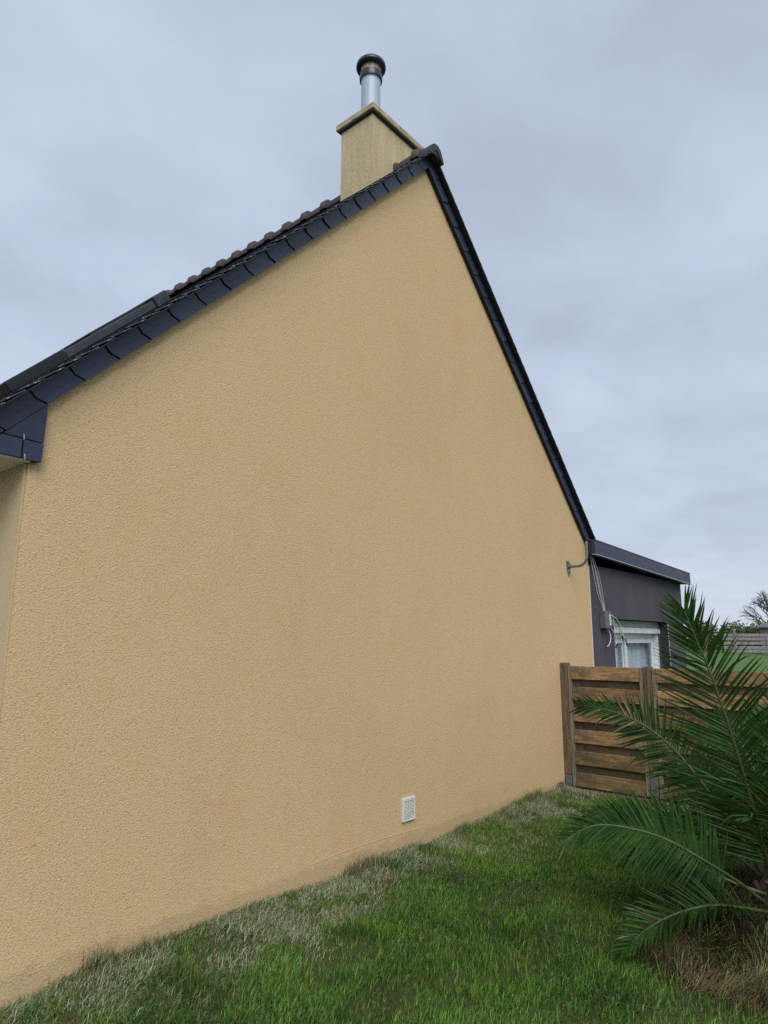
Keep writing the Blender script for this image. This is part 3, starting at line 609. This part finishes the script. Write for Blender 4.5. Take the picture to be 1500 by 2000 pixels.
fbox('base_sleeper', M['sleeper'], FXN - .10, FXN + .0, -1.6, -.03, -.05, .028, bev=.008)
fbox('base_sleeper', M['sleeper'], FXN - .10, FXN + .0, -3.6, -1.61, -.05, .022, bev=.008)
# crumbled stone at the foot of the wall
b = B(); bmesh.ops.create_icosphere(b.b, subdivisions=2, radius=.05)
for v_ in b.b.verts: v_.co = Vector((v_.co.x * 1.2, v_.co.y * .7, v_.co.z * 1.3)) * random.uniform(.75, 1.2) + Vector((5.86, -.035, .045))
stn = b.obj('stone', M['stone']); stn['label'] = 'small dark clod of stone at the wall foot by the fence'; stn['category'] = 'stone'

# ------------------------------------------------------------------ grass
def blades(name, px, py, h, w, lean, az, col, mat, droop=.25, z0=None, parent=None):
    n = len(px); z = ground_z(px, py) - .006 if z0 is None else z0
    base = np.stack([px, py, z], -1); ld = np.stack([np.cos(az), np.sin(az), np.zeros(n)], -1); side = np.stack([-np.sin(az + .6), np.cos(az + .6), np.zeros(n)], -1)
    up = np.array([0, 0, 1.0]); L1 = lean[:, None]; H = h[:, None]; Wd = w[:, None] * .5
    mid = base + H * .55 * (up * np.cos(L1 * .6) + ld * np.sin(L1 * .6)); tip = mid + H * .48 * (up * np.cos(L1 * 1.35 + droop) + ld * np.sin(L1 * 1.35 + droop))
    V = np.empty((n, 5, 3)); V[:, 0] = base - side * Wd; V[:, 1] = base + side * Wd; V[:, 2] = mid + side * Wd * .8; V[:, 3] = mid - side * Wd * .8; V[:, 4] = tip
    me = bpy.data.meshes.new(name); me.vertices.add(n * 5); me.vertices.foreach_set('co', V.astype(np.float32).ravel())
    i0 = np.arange(n) * 5; lp = np.stack([i0, i0 + 1, i0 + 2, i0 + 3, i0 + 3, i0 + 2, i0 + 4], -1).ravel()
    me.loops.add(n * 7); me.loops.foreach_set('vertex_index', lp.astype(np.int32))
    st = np.stack([np.arange(n) * 7, np.arange(n) * 7 + 4], -1).ravel(); me.polygons.add(n * 2); me.polygons.foreach_set('loop_start', st.astype(np.int32))
    at = me.attributes.new('tint', 'FLOAT_COLOR', 'POINT'); C4 = np.ones((n, 5, 4), np.float32); C4[:, :, :3] = col[:, None, :]; at.data.foreach_set('color', C4.ravel())
    me.update(calc_edges=True); me.validate(); me.materials.append(mat)
    return link(name, me, parent)
def soil_mask(x, y):
    """1 where the mulch of dead palm and straw lies"""
    d = np.sqrt(((x - 3.25) / 1.0) ** 2 + ((y + 2.62) / .62) ** 2); return 1 - sstep(.75, 1.15, d + .45 * (vnoise(x, y, 3.0, 21) - .5))
def scatter(n, x0, x1, y0, y1): return rng.uniform(x0, x1, n), rng.uniform(y0, y1, n)
PAL = {'lush': (.16, .32, .045), 'deep': (.045, .12, .022), 'yel': (.26, .35, .06), 'pale': (.52, .60, .37), 'straw': (.34, .27, .15), 'brown': (.12, .08, .04)}
def lawn_layer(n, x0, x1, y0, y1, keep, wscale=1.0, hscale=1.0):
    x, y = scatter(n, x0, x1, y0, y1)
    ok = ~((x > -.0) & (x < W + 4) & (y > -.012)) & ~((x > FXN - .11) & (x < FXN + .09) & (y < 0)) & keep(x, y)
    sm = soil_mask(x, y); ok &= rng.random(n) > sm * .93
    dens = .35 + .65 * sstep(.25, .6, vnoise(x, y, 5.5, 31)); ok &= rng.random(n) < dens
    x, y = x[ok], y[ok]; n = len(x)
    yw = -y                                    # distance from the wall
    pale = (1 - sstep(.2, .85, yw + .7 * (vnoise(x, y, 1.7, 11) - .5) + .25 * (vnoise(x, y, 6, 12) - .5))) * (x < 6.0) * (x > -1)
    pp = pale * sstep(.20, .52, vnoise(x, y, 4.2, 13) * .6 + vnoise(x, y, 9, 14) * .4)
    tone = vnoise(x, y, 2.3, 15) * .6 + vnoise(x, y, 7, 16) * .4; r_ = rng.random(n); q = rng.random(n)
    col = np.empty((n, 3)); L_ = lambda k: np.array(PAL[k])
    mixv = np.clip((tone - .5) * 1.9 + .55 + rng.normal(0, .18, n), 0, 1)[:, None]; col[:] = L_('deep') * (1 - mixv) + L_('lush') * mixv
    y_ = r_ < .10; col[y_] = L_('yel'); s_ = r_ > .975; col[s_] = L_('straw') * rng.uniform(.5, 1, s_.sum())[:, None]
    p_ = q < pp * .78; col[p_] = L_('pale') * rng.uniform(.6, 1.0, p_.sum())[:, None] * np.array([1, 1.03, .94]); w_ = (q >= pp * .78) & (q < pp * .78 + pale * .16); col[w_] = L_('straw') * rng.uniform(.4, 1.0, w_.sum())[:, None]
    col *= (.55 + .95 * rng.random(n) ** 1.4)[:, None]
    h = (.024 + .042 * rng.random(n) * (.45 + vnoise(x, y, 4.3, 17))) * hscale; h *= 1 - .25 * p_
    lean = np.abs(rng.normal(.42, .3, n)) + .5 * p_; az = vnoise(x, y, 1.9, 18) * 9 + rng.normal(0, 1.7, n)
    wd = rng.uniform(.0026, .0052, n) * wscale * (1 - .42 * p_)
    return blades('grass', x, y, h, wd, lean, az, col, M['blade'])
cxy = np.array([CAM.x, CAM.y]); hd_ = math.atan2(.635, .749)
def sector(x, y, half): a_ = np.arctan2(y - cxy[1], x - cxy[0]) - hd_; return np.abs((a_ + np.pi) % (2 * np.pi) - np.pi) < half
dist = lambda x, y: np.hypot(x - cxy[0], y - cxy[1])
g1 = lawn_layer(520000, -1, 6.2, -4.6, 0.05, lambda x, y: (dist(x, y) < 8.5) & (dist(x, y) > 1.2) & sector(x, y, R(70)), 1.0)
g2 = lawn_layer(60000, -6, 6.2, -9, 3, lambda x, y: ~((dist(x, y) < 8.5) & (dist(x, y) > 1.2) & sector(x, y, R(70))), 2.0)
g3 = lawn_layer(60000, 6.15, 16, -7, 0, lambda x, y: dist(x, y) > 0, 2.6, 1.1)
for g_, lb in ((g1, 'thick green lawn with bleached patches along the gable wall'), (g2, 'surrounding lawn away from the house wall'), (g3, 'lawn beyond the timber fence')):
    g_['kind'] = 'stuff'; g_['label'] = lb; g_['category'] = 'grass'
n = 5200; x, y = scatter(n, -.5, 6.0, -4.4, -.1); ok = (rng.random(n) < sstep(.45, .7, vnoise(x, y, 2.6, 71))) & (rng.random(n) > soil_mask(x, y)); x, y = x[ok], y[ok]; n = len(x)
x = np.repeat(x, 5) + rng.normal(0, .012, n * 5); y = np.repeat(y, 5) + rng.normal(0, .012, n * 5); n = len(x); c_ = np.array([.085, .20, .045]) * rng.uniform(.6, 1.3, n)[:, None]
g5 = blades('lawn_weeds', x, y, rng.uniform(.03, .055, n), rng.uniform(.009, .016, n), np.abs(rng.normal(.95, .25, n)), rng.uniform(0, 6.28, n), c_, M['blade'], .2); g5['kind'] = 'stuff'; g5['label'] = 'small broad leaved weeds scattered through the lawn'; g5['category'] = 'weeds'
# bleached matted thatch in the strip beside the wall
n = 70000; x, y = scatter(n, -.6, 5.95, -1.0, -.01); band = (1 - sstep(.15, .65, -y + .6 * (vnoise(x, y, 1.7, 11) - .5) + .2 * (vnoise(x, y, 6, 12) - .5))) * sstep(.34, .60, vnoise(x, y, 4.2, 13) * .5 + vnoise(x, y, 9, 14) * .5)
ok = rng.random(n) < band; x, y = x[ok], y[ok]; n = len(x); c_ = np.array([.52, .60, .36]) * rng.uniform(.45, 1.05, n)[:, None]; tw = rng.random(n) < .18; c_[tw] = np.array(PAL['straw']) * rng.uniform(.6, 1.1, tw.sum())[:, None]
g4 = blades('thatch', x, y, rng.uniform(.03, .075, n), rng.uniform(.0016, .003, n), np.abs(rng.normal(.95, .3, n)), rng.uniform(0, 6.28, n), c_, M['straw'], .15); g4['kind'] = 'stuff'; g4['label'] = 'bleached matted dead grass in the strip beside the gable wall'; g4['category'] = 'grass'
# dry wisps along the foot of the wall
n = 16000; x = rng.uniform(-.2, 5.95, n); cl = vnoise(x, x * 0, 3.0, 41) * .6 + vnoise(x, x * 0 + 9, 8.0, 42) * .4; ok = rng.random(n) < sstep(.35, .75, cl) + .12; x = x[ok]; cl = cl[ok]; n = len(x)
y = -.012 - np.abs(rng.normal(0, .05, n)); h = .03 + .125 * rng.random(n) ** 2 * (cl ** 2 * 1.6 + .15) ; tall = rng.random(n) < .012; h[tall] *= rng.uniform(1.6, 2.4, tall.sum())
c_ = np.array([PAL['straw'], PAL['pale'], PAL['brown'], PAL['deep'], PAL['lush']])[rng.choice(5, n, p=[.33, .15, .2, .2, .12])] * rng.uniform(.6, 1.1, n)[:, None]
az = rng.normal(-1.57, 1.2, n); o = blades('wall_grass', x, y, h, rng.uniform(.0018, .0034, n), np.abs(rng.normal(.45, .3, n)), az, c_, M['straw']); o['kind'] = 'stuff'; o['label'] = 'dry straggling grass wisps along the foot of the wall'; o['category'] = 'grass'
# straw mulch under the palm
n = 60000; x, y = scatter(n, 1.9, 4.7, -3.6, -1.7); ok = rng.random(n) < soil_mask(x, y) ; x, y = x[ok], y[ok]; n = len(x); t = vnoise(x, y, 4, 51); r_ = rng.random(n)
c_ = np.where((t + rng.normal(0, .15, n) > .55)[:, None], np.array([.21, .15, .08]), np.array([.06, .038, .02])) * rng.uniform(.5, 1.25, n)[:, None]
gn = r_ < .12; c_[gn] = np.array(PAL['lush']) * 1.1
z0 = ground_z(x, y) + rng.uniform(-.005, .05, n) * (.3 + vnoise(x, y, 5, 53))
o = blades('straw_mulch', x, y, rng.uniform(.05, .20, n), rng.uniform(.0018, .004, n), np.abs(rng.normal(1.4, .3, n)), vnoise(x, y, 3.5, 52) * 10 + rng.normal(0, .7, n), c_, M['straw'], .2, z0); o['kind'] = 'stuff'; o['label'] = 'tangled brown straw mulch heaped under the palm'; o['category'] = 'mulch'

# ------------------------------------------------------------------ palm
palm = thing('palm_tree', (3.56, -2.58, .02), 'young feather palm with dark green arching fronds in front of the fence', 'palm')
po = origin(palm)
b = B(); b.lathe((3.58, -2.59), [(.16, -.05), (.17, .05), (.13, .16), (.06, .26), (.02, .30)], 14)
for v_ in b.b.verts: v_.co += Vector((random.uniform(-.015, .015), random.uniform(-.015, .015), random.uniform(-.015, .015)))
b.obj('trunk', M['fibre'], palm, smooth=True)
for k in range(14):
    a_ = k * 2.4; r0 = .13 - .004 * k; zz = .03 + .014 * k
    b = B(); b.tube([(3.58 + r0 * math.cos(a_), -2.59 + r0 * math.sin(a_), zz), (3.58 + (r0 + .045) * math.cos(a_), -2.59 + (r0 + .045) * math.sin(a_), zz + .07)], [.028, .016], 6); b.obj('leaf_base', M['fibre'], palm)
FR = {
    'A': [(3.54, -2.56, 0.12), (3.48, -2.53, 0.36), (3.42, -2.5, 0.66), (3.34, -2.44, 1.06), (3.26, -2.37, 1.43), (3.2, -2.3, 1.7), (3.19, -2.26, 1.84)],
    'B': [(3.61, -2.55, 0.09), (3.6, -2.39, 0.39), (3.67, -2.22, 0.6), (3.7, -2.01, 0.85), (3.68, -1.8, 1.03), (3.64, -1.56, 1.13), (3.6, -1.36, 1.16)],
    'C': [(3.5, -2.56, 0.05), (3.33, -2.41, 0.22), (3.17, -2.27, 0.35), (3.05, -2.1, 0.46), (2.93, -1.94, 0.52), (2.82, -1.75, 0.53), (2.73, -1.59, 0.44)],
    'D': [(3.44, -2.58, 0.06), (3.19, -2.46, 0.13), (2.98, -2.33, 0.17), (2.81, -2.21, 0.15), (2.65, -2.12, 0.11), (2.54, -2.06, 0.06), (2.46, -2.03, 0.02)],
    'E': [(3.48, -2.57, 0.15), (3.24, -2.59, 0.38), (2.95, -2.63, 0.61), (2.62, -2.69, 0.76), (2.43, -2.72, 0.82), (2.28, -2.75, 0.83)],
    'F': [(3.56, -2.58, 0.13), (3.48, -2.67, 0.48), (3.46, -2.75, 0.84), (3.44, -2.83, 1.2), (3.5, -2.93, 1.53), (3.59, -3.03, 1.81)],
    'G': [(3.67, -2.54, 0.09), (3.87, -2.43, 0.26), (4.12, -2.28, 0.32), (4.32, -2.04, 0.32), (4.4, -1.79, 0.23)],
    'H': [(3.67, -2.54, 0.09), (4.03, -2.48, 0.33), (4.3, -2.43, 0.64), (4.45, -2.38, 0.94), (4.6, -2.3, 1.14)],
    'I': [(3.49, -2.58, 0.13), (3.43, -2.37, 0.18), (3.39, -2.18, 0.24), (3.31, -2.02, 0.3), (3.26, -1.88, 0.3), (3.23, -1.75, 0.24)],
    'J': [(3.45, -2.61, 0.13), (3.25, -2.77, 0.41), (3.05, -2.92, 0.66), (2.87, -3.07, 0.8), (2.78, -3.2, 0.79)],
    'K': [(3.63, -2.57, 0.08), (3.96, -2.71, 0.32), (4.45, -2.88, 0.51), (4.87, -3.08, 0.57)],
    'L': [(3.62, -2.57, 0.11), (3.8, -2.55, 0.39), (3.89, -2.44, 0.74), (3.99, -2.31, 0.98), (4.1, -2.16, 1.1)],
}
TOC = (CAM - Vector((3.4, -2.4, .6))).normalized()
EXTRA = []
#       face normal hint, pairs, leaflet length, first leaflet (fraction), start angle, end angle, V, own leaflet objects
FS = {'A': (TOC, 78, .55, .14, 64, 24, .15, 1), 'B': (TOC * .9 + Vector((0, 0, .35)), 70, .34, .24, 76, 28, .12, 1), 'C': (TOC * .8 + Vector((0, 0, .4)), 70, .33, .24, 74, 26, .15, 0),
      'D': (TOC * .6 + Vector((0, 0, .8)), 60, .26, .16, 55, 25, .55, 0), 'E': (Vector((0, 0, 1)) + TOC * .2, 54, .38, .35, 62, 25, .3, 0), 'F': (TOC, 72, .46, .12, 58, 28, .2, 0),
      'G': (TOC * .5 + Vector((0, 0, 1)), 56, .30, .2, 60, 25, .2, 0), 'H': (TOC + Vector((0, 0, .6)), 60, .38, .15, 58, 25, .2, 0), 'I': (TOC * .6 + Vector((0, 0, .8)), 54, .24, .25, 60, 25, .2, 0),
      'J': (Vector((-.3, -.3, 1)), 36, .32, .25, 58, 25, .3, 0), 'K': (Vector((-.2, 0, 1)), 36, .32, .25, 58, 25, .3, 0), 'L': (TOC + Vector((0, 0, .4)), 60, .38, .2, 58, 25, .2, 0)}
FL = {'A': 'tall upright frond rising above the fence line', 'B': 'arching frond reaching left across the fence boards', 'C': 'low frond arching left over the lawn', 'D': 'dark drooping frond whose tip touches the lawn', 'E': 'foreshortened frond pointing at the viewer'}
def leaflet(base, d, nrm, ln, wd, droop):
    """folded strip: 3 verts a section, pointed tip"""
    side = d.cross(nrm).normalized(); V = []; 
    for t, w_ in ((0, .35), (.18, .95), (.55, .85), (.82, .42)):
        p = base + d * (ln * t) - Vector((0, 0, 1)) * (droop * ln * t * t)
        fold = nrm * (wd * w_ * .28)
        V += [p - side * wd * w_ * .5 + fold, p, p + side * wd * w_ * .5 + fold]
    V.append(base + d * ln - Vector((0, 0, 1)) * (droop * ln))
    F = []
    for k in range(3):
        i = 3 * k; F += [(i, i + 1, i + 4, i + 3), (i + 1, i + 2, i + 5, i + 4)]
    F += [(9, 10, 12), (10, 11, 12)]
    return V, F
for k in range(9):      # the rest of the crown, behind and to the right
    az_ = R(-100 + 23 * k); ln_ = random.uniform(1.1, 1.6); el_ = R(random.uniform(28, 66)); P0 = Vector((3.6, -2.57, .14)); dv = Vector((math.cos(az_), math.sin(az_), 0)); cp_ = []
    for t_ in (0, .2, .4, .6, .8, 1.0): cp_.append(P0 + dv * (ln_ * (math.cos(el_) * t_ + .16 * t_ * t_)) + Vector((0, 0, ln_ * (math.sin(el_) * t_ - .42 * t_ ** 2.4))))
    FR['x%d' % k] = cp_; FS['x%d' % k] = (Vector((0, 0, 1)) - dv * .5 + TOC * .5, 52, .34, .2, 62, 25, .25, 0)
for key, cp in FR.items():
    hint, npair, L0, u0, a0_, a1_, vang, own = FS[key]
    pts = smooth_pts(cp, 60); n = len(pts)
    b = B(); b.tube(pts, [.012 * (1 - i / n) ** .7 + .0018 for i in range(n)], 6); fro = b.obj('frond', M['rachis'], palm, FL.get(key), smooth=True)
    AV, AF, AD = [], [], []
    for sgn in (-1, 1):
        for k in range(npair):
            u = u0 + (1 - u0) * ((k + random.uniform(-.25, .25) + (.5 if sgn > 0 else 0)) / npair); u = min(max(u, u0), .997)
            fi = u * (n - 1); i = min(int(fi), n - 2); p = pts[i].lerp(pts[i + 1], fi - i); T = (pts[min(i + 2, n - 1)] - pts[max(i - 1, 0)]).normalized()
            nm = (hint - T * hint.dot(T)).normalized(); S = T.cross(nm).normalized()
            w = (u - u0) / (1 - u0); ang = R(a0_ + (a1_ - a0_) * w ** 1.1 + random.uniform(-6, 6)); ve = vang + random.uniform(-.18, .18)
            d = (T * math.cos(ang) + (S * sgn * math.cos(ve) + nm * math.sin(ve)) * math.sin(ang)).normalized()
            ln = L0 * (.55 + .45 * math.sin(math.pi * min(1, w * 1.25 + .12))) * (1 - .35 * max(0, w - .75) / .25) * random.uniform(.88, 1.1)
            V, F = leaflet(p, d, (nm + S * random.gauss(0, .35) + T * random.gauss(0, .12)).normalized(), ln, .0215 * random.uniform(.8, 1.15) * (1 - .35 * w), random.uniform(.03, .14) if random.random() > .07 else random.uniform(.3, .6))
            dry = random.random() < .014
            V = [v_ - po for v_ in V]
            if own: link('leaflet', mesh('leaflet', V, F, M['palm_dry' if dry else 'palm']), fro)
            else: AD += [dry] * len(F); AF += [tuple(q + len(AV) for q in f) for f in F]; AV += V
    if AV:
        me = mesh('leaflets', AV, AF, M['palm']); me.materials.append(M['palm_dry'])
        for p_, dd in zip(me.polygons, AD): p_.material_index = 1 if dd else 0
        link('leaflets', me, fro, None, None, 'stuff')

# ------------------------------------------------------------------ far garden edge
ff_ = thing('board_fence', (49.3, 6.5, .7), 'weathered grey horizontal board fence at the end of the far lawn', 'fence')
fo2 = origin(ff_)
dirf = Vector((.35, -1, 0)).normalized(); Pf = Vector((48.4, 8.6, 0))
rotf = math.atan2(dirf.y, dirf.x)
for k in range(5):
    for seg in range(4):
        b = B(); b.box(-1.25, 1.25, -.02, .02, 0, .20); me = b.me('board', M['greyboard'])
        c0 = Pf + dirf * (1.3 + seg * 2.55 + random.uniform(-.03, .03)); o = link('board', me, ff_, (c0.x - fo2.x, c0.y - fo2.y, .12 + k * .265 + random.uniform(-.02, .02))); o.rotation_euler = (R(-8), random.uniform(-.006, .006), rotf)
for seg in range(5):
    c0 = Pf + dirf * (.75 + seg * 2.55); b = B(); b.box(c0.x - .06, c0.x + .06, c0.y - .06, c0.y + .06, .5, 2.42 if seg == 0 else 2.1); b.obj('post', M['greyboard'], ff_)
def bush(name, c, rx, ry, rz, n, col, label, stem=True, size=.11):
    t = thing(name, (c[0], c[1], c[2]), label, 'bush', 'bushes behind the far fence')
    u = rng.normal(0, 1, (n, 3)); u /= np.linalg.norm(u, axis=1)[:, None]; rad = rng.random(n) ** .45
    lump = .72 + .5 * vnoise(u[:, 0] * 2 + c[0], u[:, 1] * 2 + u[:, 2] * 2, 1.6, 61)
    p = u * rad[:, None] * lump[:, None] * np.array([rx, ry, rz]) + np.array([0, 0, rz * .95]); p[:, 2] = np.abs(p[:, 2])
    a_ = rng.normal(0, 1, (n, 3)); a_ /= np.linalg.norm(a_, axis=1)[:, None]; b_ = np.cross(a_, rng.normal(0, 1, (n, 3))); b_ /= np.linalg.norm(b_, axis=1)[:, None]
    s_ = rng.uniform(.6, 1.3, n)[:, None] * size; V = np.stack([p - a_ * s_, p + b_ * s_ * .5, p + a_ * s_, p - b_ * s_ * .5], 1).reshape(-1, 3)
    me = mesh('crown', V, [(4 * i, 4 * i + 1, 4 * i + 2, 4 * i + 3) for i in range(n)], M['leaf'])
    at = me.attributes.new('tint', 'FLOAT_COLOR', 'POINT'); cc = np.ones((n, 4, 4), np.float32); cc[:, :, :3] = (np.array(col) * rng.uniform(.6, 1.35, n)[:, None])[:, None, :]; at.data.foreach_set('color', cc.ravel())
    link('crown', me, t)
    b = B()
    b.tube([(c[0], c[1], c[2] - .1), (c[0] + .05, c[1], c[2] + rz)], [.08, .03], 6); b.obj('trunk', M['bark'], t)
bush('round_bush', (55.2, 11.8, .7), 1.6, 1.3, 1.25, 2600, (.07, .10, .03), 'green bush left of the far fence, nearest the palm tip')
bush('round_bush', (56.2, 9.6, .7), 1.5, 1.3, 1.2, 2600, (.12, .135, .045), 'yellow green bush behind the far fence post')
bush('round_bush', (57.0, 7.9, .7), 1.5, 1.3, 1.2, 2600, (.12, .14, .05), 'taller olive bush behind the far fence, under the bare tree')
bush('round_bush', (59.0, 6.6, .7), 1.5, 1.4, .95, 2400, (.06, .07, .035), 'dark bush at the right edge behind the far fence')
bush('round_bush', (54.5, 14.0, .7), 1.8, 1.4, 1.1, 2200, (.06, .085, .03), 'low dark bush behind the extension corner')
shed = thing('shed', (53.9, 6.9, .7), 'low dark grey shed wall just above the far fence', 'shed')
b = B(); b.box(53.3, 56.5, 5.2, 7.25, .6, 2.55); b.obj('shed_wall', M['shed'], shed)
b = B(); b.prism([(53.1, 2.53), (56.7, 2.53), (56.7, 2.60), (54.9, 2.9), (53.1, 2.60)], 5.0, 7.4); b.obj('shed_roof', M['shed'], shed)
random.seed(23)
tree = thing('bare_tree', (66.9, 8.2, .7), 'leafless winter tree on the horizon at the right edge', 'tree')
def grow(b, p, d, ln, r_, depth):
    q = p + d * ln; mid = p + d * ln * .5 + Vector((random.uniform(-1, 1), random.uniform(-1, 1), random.uniform(-.3, .6))) * ln * .06
    b.tube([p, mid, q], [r_, r_ * .85, r_ * .68], 5 if depth > 2 else 3, False)
    if depth == 0: return
    for k in range(3 if depth > 1 else 4):
        nd = (d + Vector((random.gauss(0, .5), random.gauss(0, .5), random.gauss(.12, .35)))).normalized(); grow(b, p + d * ln * random.uniform(.55, 1.0), nd, ln * random.uniform(.62, .85), r_ * .62, depth - 1)
b = B(); b.tube([(66.9, 8.2, .5), (66.95, 8.2, 1.2), (66.9, 8.25, 1.9)], [.22, .17, .15], 8); b.obj('trunk', M['bark'], tree)
b = B()
for k in range(8): grow(b, Vector((66.9, 8.25, 1.8 + .12 * k)), Vector((math.cos(k * 2.4) * .8, math.sin(k * 2.4) * .8, random.uniform(.5, 1.3))).normalized(), 1.55, .11, 4)
b.obj('crown', M['bark'], tree)
fl_ = thing('red_flower', (48.2, 7.2, .68), 'small red flower on the far lawn below the board fence', 'flower')
b = B(); b.tube([(48.2, 7.2, .6), (48.2, 7.2, .78)], .012, 5); b.obj('stem', M['rachis'], fl_)
b = B()
for k in range(6):
    a_ = k * math.pi / 3; V = [b.b.verts.new((48.2 + r_ * math.cos(a_ + t_), 7.2 + r_ * math.sin(a_ + t_), .79 + z_)) for r_, t_, z_ in ((.01, 0, 0), (.07, -.35, .05), (.11, 0, .10), (.07, .35, .05))]; b.b.faces.new(V)
b.obj('petals', M['red'], fl_)
